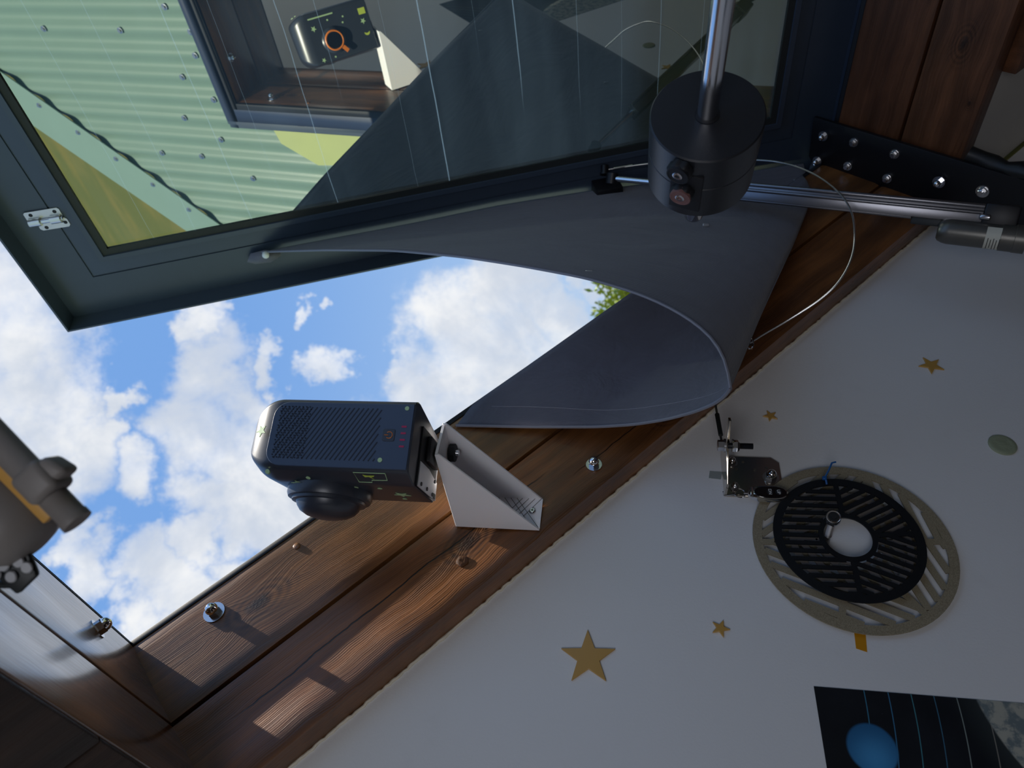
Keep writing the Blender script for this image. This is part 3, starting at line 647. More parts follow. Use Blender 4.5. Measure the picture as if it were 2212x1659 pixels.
G2, g2 = coons(list(foldc), btop, hinge_b, list(edge_lo), sag=lambda s, t: -eY * (.010 * math.sin(math.pi * t) * math.sin(math.pi * s)) - d3 * .012 * math.sin(math.pi * t) * math.sin(math.pi * s) + eY * .002 * math.sin(14 * t + 7 * s))
MB().grid(G2, [[(a, b + .6, 0) for a, b, c in r] for r in g2]).build('lower_sheet', 'cloth', flap, solid=.0012)
MB().tube(list(edge_up), .0022, 6).build('hem', 'hem', flap)
MB().tube(list(edge_lo), .0026, 6).build('hem', 'hem', flap)
inner = [G2[-4][j] - nrm(G2[-4][j]) * .0015 for j in range(2, 27)]; MB().tube(inner, .0007, 5).build('seam', 'hem', flap)
# fold-over pocket at the pin
pk = [lidpt(534, 566, -.012), lidpt(541, 548, -.012), lidpt(572, 540, -.008), lidpt(606, 543, -.004), lidpt(607, 553, -.002), lidpt(585, 566, -.008), lidpt(552, 570, -.014)]
mbk = MB(); cen = sum(pk) / 7 + nl * .008; mbk.add(pk + [cen], [(i, (i + 1) % 7, 7) for i in range(7)], None, True); mbk.build('corner_tab', 'cloth', flap, solid=.0015)
pc = lidpt(574, 549, .004); MB().lathe(pc, nl, [(0, .0075), (.006, .0075), (.008, .0066), (.010, .004)], 18).build('pin_cap', 'white_cap', flap)
for (x_, y_, yy_, m_) in ((1525, 486, 0, 'silver_label'), (1272, 588, 0, 'silver_label'), (1720, 390, 0, 'silver_label')):
    # small staples on the cloth: find the nearest sheet point along the ray
    r0 = nrm(ray(x_, y_)); best = min(((np.linalg.norm(np.cross(p, r0)), i, j) for i, r in enumerate(G) for j, p in enumerate(r)), key=lambda q_: q_[0]); pp = G[best[1]][best[2]]; pp = r0 * (pp @ r0) - r0 * .004
    MB().cbox(pp, right, down, fwd, .012, .006, .003).build('staple', m_, flap, bevel=.0008, seg=1)

# ================================================================== COUNTERWEIGHT
Sa, Sb = cw(1562, 0, .594), cw(1528, 247, .722); axw = nrm(Sb - Sa); top_c = Sb; CWL = .097; CWR = .0575
cwt = empty('counterweight', top_c + axw * CWL, 'black round counterweight hanging on a polished steel bar', 'counterweight')
MB().cyl(Sb - axw * .62, Sb + axw * (CWL + .068), .0102, 40).build('bar', 'bar_steel', cwt)
refv = nrm(-axw + 0 * down)
body = MB().lathe(top_c, axw, [(0, .0106), (0, CWR - .0015), (.0015, CWR), (.0455, CWR), (.0462, CWR - .0008), (.0469, CWR - .0008), (.0476, CWR), (CWL - .0015, CWR), (CWL, CWR - .0015), (CWL, .008)], 96).build('weight', 'black_powder', cwt)
MB().lathe(Sb - axw * .0006, axw, [(0, .0125), (.0008, .0125)], 30).build('bore_ring', 'black_matt', cwt)
MB().lathe(top_c + axw * (CWL + .062), axw, [(0, .0125), (.018, .0125), (.022, .0115), (.025, .009), (.027, .004)], 28).build('end_nut', 'chrome', cwt)
ee, ff, _ = frame_of(axw)
def on_weight(px, py):
    r0 = nrm(ray(px, py)); best = None
    for th in np.linspace(0, 2 * math.pi, 361):
        e = ee * math.cos(th) + ff * math.sin(th)
        for s_ in np.linspace(0, CWL, 50):
            p = top_c + axw * s_ + e * CWR
            if e @ p > 0: continue
            d_ = np.linalg.norm(np.cross(p, r0))
            if best is None or d_ < best[0]: best = (d_, p, e)
    return best[1], best[2]
for (x_, y_, m_, s_) in ((1474, 361, 'black_matt', 1.16), (1477, 408, 'knob_rose', 1.1)):
    p, e = on_weight(x_, y_)
    kn = MB().lathe(p - e * .001, e, [(0, .0085 * s_), (.002, .0108 * s_), (.009, .0112 * s_), (.011, .0100 * s_), (.0112, .0085 * s_)], 56, True, lobes=7, amp=.06).build('clamp_knob', 'black_matt', cwt)
    MB().lathe(p + e * .006, e, [(0, .0105 * s_), (.0058, .0102 * s_), (.0060, .0090 * s_), (.0056, .0088 * s_)], 36).build('knob_ring', m_, kn)
    MB().lathe(p + e * .0085, e, [(0, .0045 * s_), (.0036, .0045 * s_), (.0040, .0038 * s_), (.0040, .0022 * s_), (.0018, .0022 * s_)], 24).build('socket_screw', 'steel', kn)
# flat land behind the knobs
p, e = on_weight(1480, 420)
MB().cbox(p - e * .0036 - axw * .004, axw, np.cross(axw, e), e, .060, .034, .009).build('clamp_pad', 'black_matt', cwt, bevel=.001)

# ================================================================== SMART TELESCOPE
N1 = np.array([.5765, .6425]); N2 = np.array([.494, .675]); Kp = np.array([.4955, .707]); F2 = np.array([.535, .803]); 
dep = nrm(F2 - Kp); wid = nrm(np.array([dep[1], -dep[0]]))
F1 = F2 + wid * .086; K1 = N1 + dep * .012 + wid * .005
sec = [N2, N1, K1, F1, F2, Kp]; zb = .263; ZH = .484
cen = sum(sec) / 6
tel = empty('smart_telescope', (cen[0], cen[1], zb), 'boxy dark blue grey robotic telescope with grille on the white wedge bracket', 'telescope')
# densify the section with rounded corners
def round_poly(poly, r, n=5):
    out = []
    for i, p in enumerate(poly):
        a = poly[i - 1]; b = poly[(i + 1) % len(poly)]; ua = nrm(a - p); ub = nrm(b - p); rr = min(r, .4 * np.linalg.norm(a - p), .4 * np.linalg.norm(b - p))
        for k in range(n + 1):
            t = k / n; out.append((1 - t) ** 2 * (p + ua * rr) + 2 * t * (1 - t) * p + t ** 2 * (p + ub * rr))
    return out
rp = round_poly(sec, .008); nrp = len(rp)
def ring_at(zv, inset):
    pts = []
    for p in rp:
        dxy = p - cen; a_ = dxy @ wid; b_ = dxy @ dep; fa = 1 - inset / .052; fb = 1 - inset / .085
        q = cen + wid * a_ * fa + dep * b_ * fb; pts.append(np.array([q[0], q[1], zv]))
    return pts
levels = [(zb, .0015), (zb + .0015, 0)] + [(ZH - .043 + .043 * math.sin(a), .043 * (1 - math.cos(a)) * 1.05) for a in np.linspace(0, 1.50, 18)]
mb = MB(); L_ = [ring_at(z_, i_) for z_, i_ in levels]; pts = [p for r in L_ for p in r]
mb.add(pts, [(k * nrp + i, k * nrp + (i + 1) % nrp, (k + 1) * nrp + (i + 1) % nrp, (k + 1) * nrp + i) for k in range(len(L_) - 1) for i in range(nrp)], None, True)
mb.add(L_[0], [tuple(range(nrp))[::-1]]); mb.add(L_[-1], [tuple(range(nrp))])
mb.build('body', 'scope_shell', tel)
# face A panel
wa = nrm(np.array([*(N1 - N2), 0])); oA = np.array([N2[0], N2[1], zb]); na = np.cross(wa, eZ); na = na if na @ oA < 0 else -na
WA = np.linalg.norm(N1 - N2)
def FA(w_, z_, o=0): return oA + wa * w_ + eZ * z_ + na * o
def rrect(x0, x1, y0, y1, rs, n=6):
    out = []
    for (cx, cy, a0, r) in ((x1 - rs[0], y1 - rs[0], 0, rs[0]), (x0 + rs[1], y1 - rs[1], 90, rs[1]), (x0 + rs[2], y0 + rs[2], 180, rs[2]), (x1 - rs[3], y0 + rs[3], 270, rs[3])):
        for k in range(n + 1): a = math.radians(a0 + 90 * k / n); out.append((cx + r * math.cos(a), cy + r * math.sin(a)))
    return out
MB().prism(rrect(.0015, WA - .003, .002, .187, (.020, .020, .001, .001)), FA(0, 0, -.004), wa, eZ, na, .0052).build('face_panel', 'scope_panel', tel, bevel=.0006, seg=1)
gr = MB()
for k in range(30):
    # slanted slits inside w .010-.080, z .044-.180
    z0 = .020 + k * .0062; wlo, whi, dz = .011, .0795, .040
    ts = [t for t in np.linspace(0, 1, 81) if .044 <= z0 - dz * (t - .5) <= .179]
    if len(ts) < 4: continue
    a_, b_ = ts[0], ts[-1]; pa = FA(wlo + (whi - wlo) * a_, z0 - dz * (a_ - .5), .0012); pb = FA(wlo + (whi - wlo) * b_, z0 - dz * (b_ - .5), .0012); dd = nrm(pb - pa)
    gr.box(pa - na * .0004, dd, np.cross(dd, na), na, np.linalg.norm(pb - pa), .0017, .0006)
gr.build('grille', 'scope_groove', tel)
dots = MB()
for i in range(9):
    for j in range(22):
        z_ = .138 + i * .0048; w_ = .012 + j * .0032
        dots.lathe(FA(w_, z_ + (w_ - .045) * .55 * 0 + (j % 2) * .0016, .0013), na, [(0, .0009), (.0008, .0009)], 6, False)
dots.build('speaker_holes', 'scope_groove', tel)['kind'] = 'stuff'
bt = MB().prism(rrect(-.0078, .0078, -.0078, .0078, (.0022,) * 4), FA(.0445, .0300, .0010), wa, eZ, na, .0010).build('power_button', 'scope_shell', tel, bevel=.0003, seg=1)
sy = MB(); pr = []
cB = FA(.0445, .0293, .0023)
arc = [cB + wa * .0042 * math.sin(a) - eZ * .0042 * math.cos(a) * 1 for a in np.linspace(-2.3, 2.3, 20)]
sy.tube([p for p in arc], .00045, 6); sy.tube([cB + eZ * .001, cB + eZ * .0062], .00045, 6); sy.build('power_symbol', 'orange', bt)
for k in range(4): MB().prism([(-.0012, -.0032), (.0012, -.0032), (.0012, .0032), (-.0012, .0032)], FA(.0305 + k * .0085, .0118, .0013), wa, eZ, na, .0003).build('led_bar', 'red_print', tel)
def star_poly(r, rot=0., q=.42): return [((r if k % 2 == 0 else r * q) * math.cos(rot + math.pi * k / 5), (r if k % 2 == 0 else r * q) * math.sin(rot + math.pi * k / 5)) for k in range(10)]
def circ(r, n=20): return [(r * math.cos(2 * math.pi * k / n), r * math.sin(2 * math.pi * k / n)) for k in range(n)]
def sticker(name, poly, o, ex, ey, ez, m='glow_green', h=.0006): return MB().prism(poly, o, ex, ey, ez, h).build(name, m, tel)
sticker('dot_sticker', circ(.0028), FA(.0800, .0112, .0013), wa, eZ, na); sticker('dot_sticker', circ(.0029), FA(.0125, .0365, .0013), wa, eZ, na)
# chamfer facet N2-K and front facet K-F2
def facet(pa, pb):
    w3 = nrm(np.array([*(pb - pa), 0])); n3 = np.cross(w3, eZ); m3 = np.array([*((pa + pb) / 2 - cen), 0]); n3 = n3 if n3 @ m3 > 0 else -n3
    return np.array([pa[0], pa[1], zb]), w3, n3, np.linalg.norm(pb - pa)
oB, wB, nB, LB = facet(N2, Kp); oC, wC, nC, LC = facet(Kp, F2); oD, wD, nD, LD = facet(K1, F1)
def out(o, w3, n3, a, z_, h=.0003): return o + w3 * a + eZ * z_ + n3 * h
sticker('dot_sticker', circ(.0030), out(oB, wB, nB, .022, .135), wB, eZ, nB)
sticker('dot_sticker', circ(.0030), FA(-.006, .182, -.006), nrm(wa + na * .3), eZ, na, h=.003)
# battery emblem outlined on the chamfer, with a lightning bolt
def outline(poly, o, ex, ey, ez, r, name, m): mbq = MB(); q = [o + ex * x + ey * y for x, y in poly]; mbq.tube(q + [q[0]], r, 6, False); return mbq.build(name, m, tel)
bx = [(.006, .030), (.006, .071), (.027, .069), (.027, .052), (.022, .051), (.021, .031)]
outline(bx, out(oB, wB, nB, 0, 0, .0004), wB, eZ, nB, .00055, 'battery_outline', 'glow_green')
bolt = [(.010, .060), (.015, .058), (.014, .053), (.019, .047), (.0145, .0505), (.0135, .0465), (.011, .045), (.0115, .055)]
sticker('bolt_emblem', bolt, out(oB, wB, nB, 0, 0, .0006), wB, eZ, nB, 'glow_yellow', .0004)
sticker('star_sticker', star_poly(.013, .4), out(oC, wC, nC, .004, .150, .0010), wC, eZ, nC)
sticker('star_sticker', star_poly(.012, .1), out(oC, wC, nC, .052, .030), wC, eZ, nC)
for a_, z_ in ((.020, .082), (.020, .050), (.078, .034)): sticker('dot_sticker', circ(.0032), out(oC, wC, nC, a_, z_), wC, eZ, nC)
# star on the domed top (near the grille face)
tn = nrm(na * .95 + eZ * .30); te = nrm(wa); tf = np.cross(tn, te); tp = onP(573, 934, na, na @ FA(0, 0, -.0035)) + tn * .0058
sticker('star_sticker', star_poly(.0085, .5), tp, te, tf, tn, 'glow_green', .0012)
# big turret on the up-slope side
tc_ = np.array([*(Kp + dep * .050), zb + .128]) + nC * -.002
tu = MB().lathe(tc_, nC, [(0, .0555), (.010, .0555), (.015, .0535), (.0155, .0485), (.019, .0480), (.0198, .0425), (.025, .0405), (.031, .036), (.036, .027), (.039, .016), (.040, .002)], 64).build('turret', 'scope_shell', tel)
# lens side facing down-slope: barrel, orange ring, stickers
lc = out(oD, wD, nD, .070, .120, 0)
bar = MB().lathe(lc - nD * .002, nD, [(0, .034), (.006, .034), (.010, .030), (.012, .024)], 48).build('lens_barrel', 'scope_shell', tel)
MB().lathe(lc + nD * .009, nD, [(0, .021), (.0035, .021), (.0036, .002)], 40).build('lens_glass', 'lens_dark', bar)
rg = MB(); rg.tube([lc + nD * .010 + .0245 * (wD * math.cos(a) + eZ * math.sin(a)) for a in np.linspace(0, 2 * math.pi, 41)], .0027, 8, False)
rg.box(lc + nD * .008 + wD * .018 - eZ * .022, nrm(wD * .8 - eZ * .6), nrm(wD * .6 + eZ * .8), nD, .018, .010, .004); rg.build('lens_ring', 'orange', bar, bevel=0)
sticker('star_sticker', star_poly(.0085), out(oD, wD, nD, .030, .165), wD, eZ, nD); sticker('star_sticker', star_poly(.0085), out(oD, wD, nD, .045, .022), wD, eZ, nD)
sticker('star_sticker', star_poly(.007), out(oD, wD, nD, .112, .165), wD, eZ, nD)
for a_, z_ in ((.018, .120), (.020, .075), (.034, .08), (.112, .13)): sticker('dot_sticker', circ(.0025, 10), out(oD, wD, nD, a_, z_), wD, eZ, nD)
sticker('glow_strip', [(-.001, -.035), (.0025, -.035), (.0025, .038), (-.001, .038)], out(oD, wD, nD, .004, .135, .0006), wD, eZ, nD)
sticker('hatched_patch', [(-.008, -.010), (.008, -.010), (.008, .010), (-.008, .010)], out(oD, wD, nD, .020, .018), wD, eZ, nD, 'glow_yellow')
sticker('crescent_sticker', [(.008 * math.cos(a), .008 * math.sin(a)) for a in np.linspace(-1.5, 1.5, 9)] + [(-.002 + .008 * math.cos(a) * .5, .007 * math.sin(a)) for a in np.linspace(1.4, -1.4, 9)], out(oD, wD, nD, .075, .020), wD, eZ, nD, 'glow_yellow')
# base plate with silver label
bp = lambda a, b: np.array([Kp[0], Kp[1], zb]) + np.array([*(dep * b + wid * a), 0])
MB().prism([(.004, .006), (.080, .006), (.080, .092), (.004, .092)], bp(0, 0), np.array([*wid, 0]), np.array([*dep, 0]), -eZ, .0018).build('base_plate', 'black_matt', tel, bevel=.0005, seg=1)
lbp = MB().prism([(.002, .008), (.034, .008), (.034, .050), (.026, .094), (.002, .096)], bp(0, 0) - eZ * .0020, np.array([*wid, 0]), np.array([*dep, 0]), -eZ, .0012).build('base_label', 'silver_label', tel)
for (a_, b_) in ((.008, .022), (.008, .050), (.007, .078), (.026, .084)): MB().lathe(bp(a_, b_) - eZ * .0031, -eZ, [(0, .0028), (.0010, .0024)], 12).build('base_screw', 'black_steel', lbp)
MB().prism([(.003, .083), (.010, .083), (.010, .092), (.003, .092)], bp(0, 0) - eZ * .0034, np.array([*wid, 0]), np.array([*dep, 0]), -eZ, .0004).build('label_notch', 'ink', lbp)
MB().prism([(.040, .030), (.074, .030), (.074, .078), (.040, .078)], bp(0, 0) - eZ * .0018, np.array([*wid, 0]), np.array([*dep, 0]), -eZ, .0055).build('mount_foot', 'black_steel', tel, bevel=.001)

# ================================================================== WEDGE BRACKET
wx0, wx1, wz1, wz0, wy0 = .5605, .6170, .2535, .1275, .728
wd = empty('wedge_bracket', (wx0, YB, wz0), 'white printed wedge bracket screwed to the varnished boards', 'bracket')
tw = .0035
tri = [(YB - .0005, wz0), (YB - .0005, wz1), (wy0, wz1), (wy0, wz1 - .006)]
for x_ in (wx0, wx1 - tw): MB().prism(tri, np.array([x_, 0, 0]), eY, eZ, eX, tw).build('side_cheek', 'printed_white', wd, bevel=.0006, seg=1)
MB().box(np.array([wx0 + tw, wy0, wz1 - tw]), eX, eY, eZ, wx1 - wx0 - 2 * tw, YB - .0005 - wy0, tw).build('top_plate', 'printed_white', wd)
MB().box(np.array([wx0 + tw, YB - .004, wz0]), eX, eY, eZ, wx1 - wx0 - 2 * tw, .0035, wz1 - wz0 - tw).build('back_plate', 'printed_white', wd)
lt = MB()
for k in range(9):
    for sgn in (1, -1):
        z0_ = wz0 + .002 + k * .0095; a = np.array([wx0 + tw, YB - .0045, z0_]); L__ = wx1 - wx0 - 2 * tw
        d_ = nrm(np.array([1, 0, .75 * sgn])); ll = L__ / d_[0]; s0 = a if sgn == 1 else a + eZ * L__ * .75
        if s0[2] + d_[2] * ll > wz0 + .075 and sgn == 1: ll = max(0, (wz0 + .075 - s0[2]) / d_[2])
        if sgn == -1 and s0[2] > wz0 + .075: continue
        if ll > .004: lt.box(s0, d_, np.cross(d_, eY), eY, ll, .0008, .0006)
lt.build('lattice', 'grey_case', wd)
q = onY(1150, 1104, YB - .005); sc_ = MB().lathe(q, -eY, [(0, .0052), (.0015, .0050), (.003, .0034)], 18).build('pan_screw', 'steel', wd)
MB().cbox(q - eY * .0031, eX, eZ, eY, .0045, .0010, .0004).cbox(q - eY * .0031, eZ, eX, eY, .0045, .0010, .0004).build('cross_slot', 'ink', sc_)
q = onZ(972, 978, wz1 - tw - .001)
kn = MB().lathe(q, -eZ, [(0, .0125), (.008, .0125), (.009, .0105)], 40, True, lobes=14, amp=.03).build('thumb_screw', 'black_matt', wd)
MB().lathe(q - eZ * .009, -eZ, [(0, .005), (.004, .0045), (.005, .002)], 20).build('screw_tip', 'steel', kn)

# ================================================================== WALL ITEMS
def wall_star(x, zz, r, rot, lab):
    o = MB().prism(star_poly(r, math.radians(rot), .40), np.array([x, YP - .0002, zz]), eX, eZ, -eY, .003).build('star_decoration', 'star_orange', None, bevel=.0004, seg=1, origin=(x, YP, zz))
    return tag(o, lab, 'star', 'orange stars stuck on the plaster wall')
wall_star(.399, .050, .0385, 4, 'large orange star stuck low on the plaster wall')
wall_star(.453, -.125, .0130, -22, 'small orange star between the large star and the round masks')
wall_star(.837, -.234, .0128, 22, 'smallest orange star, just past the polished bolt bracket')
wall_star(.963, -.517, .0215, 24, 'medium orange star high on the bare plaster, above the speckled disc')
dsc = MB().lathe(np.array([.788, YP, -.576]), -eY, [(0, .0200), (.0022, .0200), (.0032, .0185), (.0036, .014), (.0028, .009), (.0036, .005)], 40).build('round_disc', 'disc_green', None, origin=(.788, YP, -.576)); tag(dsc, 'speckled pale green translucent disc on the plaster wall', 'disc')
tp_ = [onY(x, y, YP) for x, y in ((1843, 1350), (1868, 1350), (1873, 1409), (1849, 1401))]
tpp = MB().prism([(p[0], p[2]) for p in tp_], np.array([0, YP - .0001, 0]), eX, eZ, -eY, .0006).build('tape_strip', 'tape', None, origin=tp_[0]); tag(tpp, 'short strip of amber tape at the edge of the tan mask', 'tape')
f_ = [onY(x, y, YP) for x, y in ((1533, 1018), (1560, 1020), (1557, 1036), (1531, 1033))]
ff_ = MB().prism([(p[0], p[2]) for p in f_], np.array([0, YP - .0001, 0]), eX, eZ, -eY, .0008).build('clear_tab', 'clear_film', None, origin=f_[0]); tag(ff_, 'clear plastic tab sticking out beside the polished bracket', 'tab')
po = MB().box(np.array([-.115, YP - .0012, -.934]), eX, eZ, eY, .50, .70, .001, (-.115, -.934, 0)).build('poster', 'poster_print', None, origin=(.135, YP, -.584)); tag(po, 'black space poster with a blue planet and a grey moon', 'poster')
# --- focusing masks
def clip_bar(c0, th, s, half, inside, n=240, lim=.2):
    """runs of a line (offset s, angle th) inside a region"""
    d = np.array([math.cos(th), math.sin(th)]); nn = np.array([-d[1], d[0]]); runs = []; cur = None
    for i in range(n + 1):
        t = -lim + 2 * lim * i / n; p = d * t + nn * s
        if inside(p):
            if cur is None: cur = [t, t]
            cur[1] = t
        else:
            if cur: runs.append(cur); cur = None
    return d, nn, runs
def annulus(mb, o, r0, r1, h, n=72):
    prf = [(0, r0), (h, r0), (h, r1), (0, r1), (0, r0)]
    pts = []; fs = []
    for (t_, r) in prf[:4]:
        for i in range(n): a = 2 * math.pi * i / n; pts.append(o + eX * r * math.cos(a) + eZ * r * math.sin(a) - eY * t_)
    for k in range(4):
        for i in range(n): j = (i + 1) % n; fs.append((k * n + i, k * n + j, ((k + 1) % 4) * n + j, ((k + 1) % 4) * n + i))
    mb.add(pts, fs)
def mask(name, lab, cx, cz, y, R, ro, ri, hub, sectors, pitch, barw, m, h=.002, spokes=(), sw=.006):
    root = empty(name, (cx, y, cz), lab, 'focusing mask'); o = np.array([cx, y, cz])
    rim = MB(); annulus(rim, o, ro, R, h); rim.build('rim', m, root)
    hb = MB()
    if hub > ri: annulus(hb, o, ri, hub, h); hb.build('hub_ring', m, root)
    for a in spokes:
        d = np.array([math.cos(math.radians(a)), math.sin(math.radians(a))]); D = eX * d[0] + eZ * d[1]; N_ = -eX * d[1] + eZ * d[0]
        MB().box(o + D * (max(hub, .004) - .001) - N_ * sw / 2, D, N_, -eY, ro - hub + .003, sw, h * .96).build('spoke', m, root)
    for (lo, hi, th) in sectors:
        def inside(p):
            r = math.hypot(*p); a = math.degrees(math.atan2(p[1], p[0]))
            while a < lo: a += 360
            return hub - .001 < r < ro + .001 and a <= hi
        s = -R
        while s < R:
            d, nn, runs = clip_bar(None, math.radians(th), s, 0, inside)
            for a, b in runs:
                if b - a < .004: continue
                D = eX * d[0] + eZ * d[1]; N_ = eX * nn[0] + eZ * nn[1]
                MB().box(o + D * a + N_ * (s - barw / 2), D, N_, -eY, b - a, barw, h * .98).build('bar', m, root)
            s += pitch
    return root
mask('tan_mask', 'large tan speckled slotted disc, rearmost of the stacked masks', .592, -.317, YP - .006, .1365, .1235, .043, .049,
     ((-145, -85, 18), (-85, -20, 10), (-20, 92, -50), (92, 215, -112)), .0185, .0092, 'tan_board', .0022, spokes=(-145, -85, -20, 92, 163), sw=.009)
mask('grey_mask', 'middle grey slotted disc showing through the black mask', .594, -.3135, YP - .011, .083, .074, .037, .041,
     ((-90, 90, -60), (90, 270, 30)), .0180, .0085, 'grey_case', .0018, spokes=(-90, 90), sw=.007)
mask('black_mask', 'black slotted disc in front of the large tan mask', .596, -.3095, YP - .0165, .1015, .0895, .0325, .0395,
     ((0.5, 180, -89), (-83, 0.5, -60), (-179.5, -83, -112)), .0128, .0062, 'black_mask', .0022, spokes=(0.5, 180, -83), sw=.007)
# support bolt through the masks
bb = np.array([.598, YP, -.2845]); tipb = onY(1800, 1119, YP - .085)
hb_ = empty('hanging_bolt', bb, 'long steel bolt with a lock nut that the masks hang on', 'bolt')
bd = nrm(tipb - bb); BL = np.linalg.norm(tipb - bb)
pr_ = []
for k in range(46): t_ = BL * .28 + (BL * .72) * k / 46; pr_ += [(t_, .0044), (t_ + BL * .72 / 92, .0049)]
MB().lathe(bb, bd, [(0, .0046)] + pr_, 18).build('threaded_shank', 'steel', hb_)
nt = MB().lathe(tipb - bd * .008, bd, [(0, .0100), (.006, .0100)], 6, False).build('lock_nut', 'steel', hb_)
MB().lathe(tipb - bd * .002, bd, [(0, .0098), (.005, .0096), (.007, .0088), (.0065, .006)], 28).build('nut_collar', 'chrome', nt)
MB().lathe(tipb + bd * .001, bd, [(0, .0072), (.0040, .0070)], 24).lathe(tipb + bd * .004, bd, [(0, .0042), (.002, .0038)], 18).build('nylon_insert', 'ink', nt)
# blue zip tie
za = onY(1786, 1046, YP - .021); zb_ = onY(1781, 1033, YP - .024); zc = onY(1800, 1000, YP - .030)
zt = empty('zip_tie', za, 'blue zip tie knotted at the rim of the black mask', 'zip tie')
MB().tube([za, (za + zb_) / 2 - eY * .003, zb_], .0016, 8).build('loop', 'blue_plastic', zt)
MB().tube([zb_, (zb_ * .5 + zc * .5) + eX * .001, zc - eZ * -.002, zc + eX * .002 - eZ * .004], .0014, 8).build('tail', 'blue_plastic', zt)
MB().cbox(zb_, eX, eZ, eY, .005, .006, .005).build('tie_head', 'blue_plastic', zt, bevel=.0006, seg=1)

# --- polished bracket on the wall
pa = [onY(x, y, YP) for x, y in ((1574, 989), (1669, 992), (1684, 1004), (1690, 1050), (1680, 1080), (1558, 1073))]
br = empty('cable_bracket', pa[0], 'polished steel angle bracket with bolts on the plaster wall', 'bracket')
bz = (pa[0][2] + pa[5][2]) / 2; bx0, bx1 = pa[5][0], pa[0][0]; zR = pa[3][2]
MB().prism([(bx1, bz), (bx1, zR + .012), (bx1 - .010, zR), (bx0 + .006, zR), (bx0, zR + .006), (bx0, bz)], np.array([0, YP - .0002, 0]), eX, eZ, -eY, .004).build('base_plate', 'mirror_steel', br, bevel=.0005, seg=1)
fin = [(bx0, 0), (bx1, 0), (bx1 + .004, .030), (bx1 - .002, .062), (bx1 - .008, .108), (bx1 - .018, .112), (bx1 - .036, .062), (bx0 - .002, .035)]
MB().prism(fin, np.array([0, YP - .0005, bz + .0005]), eX, -eY, eZ, .0038).build('fin_plate', 'mirror_steel', br, bevel=.0005, seg=1)
bP = np.array([bx1 - .012, YP - .078, bz + .002])
hbx = onY(1552, 962, bP[1])
bP = np.array([hbx[0], bP[1], bz + .004])
pv = MB().lathe(bP + eZ * .003, eZ, [(0, .0105), (.003, .0105)], 22).lathe(bP + eZ * .006, eZ, [(0, .0085), (.0085, .0085), (.0095, .007)], 6, False).build('pivot_bolt', 'steel', br)
MB().lathe(bP - eZ * .006, -eZ, [(0, .0105), (.002, .0105)], 22).lathe(bP - eZ * .008, -eZ, [(0, .0088), (.006, .0092), (.009, .0075)], 6, False).build('pivot_nut', 'chrome', pv)
prt = []
for k in range(14): prt += [(.015 + k * .0016, .0042), (.0158 + k * .0016, .0048)]
MB().lathe(bP, -eZ, [(0, .0045)] + prt, 16).build('pivot_thread', 'black_steel', pv)
for (x_, y_, s_) in ((1665, 1031, 1.0), (1581, 999, .72), (1587, 1052, .65)): cap_nut(onY(x_, y_, YP - .005), -eY, s_, br)
for (x_, y_) in ((1605, 998), (1591, 1013), (1630, 1015), (1655, 1011)): MB().lathe(onY(x_, y_, YP - .0042), -eY, [(0, .0022), (.0006, .0022), (.0004, .0012)], 12).build('drill_hole', 'motor_can', br)
# key ring and fob
kr = onY(1597, 1065, YP - .012)
fobc = onY(1659, 1067, YP - .0185); fl = onY(1618, 1066, YP - .0185)
fob = empty('remote_fob', fobc, 'small black remote fob with up and down buttons in a chrome rim', 'remote')
fx = nrm(fobc - fl); fx = nrm(np.array([fx[0], 0, fx[2]])); fy = np.array([-fx[2], 0, fx[0]])
if fy[0] < 0: fy = -fy
hl, hw = .0295, .0125
def oval(a, b, n=36, p=.72): return [(a * np.sign(math.cos(t)) * abs(math.cos(t)) ** p, b * np.sign(math.sin(t)) * abs(math.sin(t)) ** .95) for t in np.linspace(0, 2 * math.pi, n, endpoint=False)]
rimf = MB().prism(oval(hl, hw), fobc + eY * .005, fx, fy, -eY, .009).build('chrome_rim', 'chrome', fob, bevel=.0012)
fc = MB().prism([(x + .003, y) for x, y in oval(hl * .80, hw * .84)], fobc - eY * .0040, fx, fy, -eY, .0012).build('face', 'lens_dark', fob, bevel=.0004, seg=1)
MB().cbox(fobc - fx * (hl - .005) - eY * .0035, fy, fx, eY, .018, .006, .003).build('chrome_bar', 'chrome', fob, bevel=.001)
for off, tx in ((.002, 'DN'), (.0145, 'UP')):
    MB().lathe(fobc + fx * off - eY * .0052, -eY, [(0, .0048), (.0006, .0048)], 24).build('button', 'black_matt', fob)
    cu = bpy.data.curves.new('t', 'FONT'); cu.body = tx; cu.size = .0068; cu.align_x = 'CENTER'; cu.align_y = 'CENTER'; cu.extrude = .00015
    to = bpy.data.objects.new('t', cu); C.objects.link(to); dg = bpy.context.evaluated_depsgraph_get(); me = bpy.data.meshes.new_from_object(to.evaluated_get(dg))
    bpy.data.objects.remove(to); me.name = 'lettering'
    # letters run across the fob, tops towards its far end
    c3 = fobc + fx * off - eY * .0061; ex_, ey_ = Vector(-fy), Vector(fx); ez_ = Vector(-eY)
    mx = Matrix(((ex_[0], ey_[0], ez_[0], c3[0]), (ex_[1], ey_[1], ez_[1], c3[1]), (ex_[2], ey_[2], ez_[2], c3[2]), (0, 0, 0, 1)))
    me.transform(mx); me.transform(Matrix.Translation(Vector([-v for v in fob['_o']]))); me.materials.clear(); me.materials.append(MATS['white_ink'])
    lo_ = bpy.data.objects.new('lettering', me); C.objects.link(lo_); lo_.parent = fob
kk = MB(); kk.tube([kr + .0085 * (eX * math.cos(a) + eZ * math.sin(a)) - eY * .001 * math.sin(a) for a in np.linspace(0, 2 * math.pi, 25)], .0008, 6, False)
pth = [onY(1562, 1062, YP - .03), onY(1563, 1070, YP - .02), onY(1585, 1068, YP - .016), kr + eZ * .006]
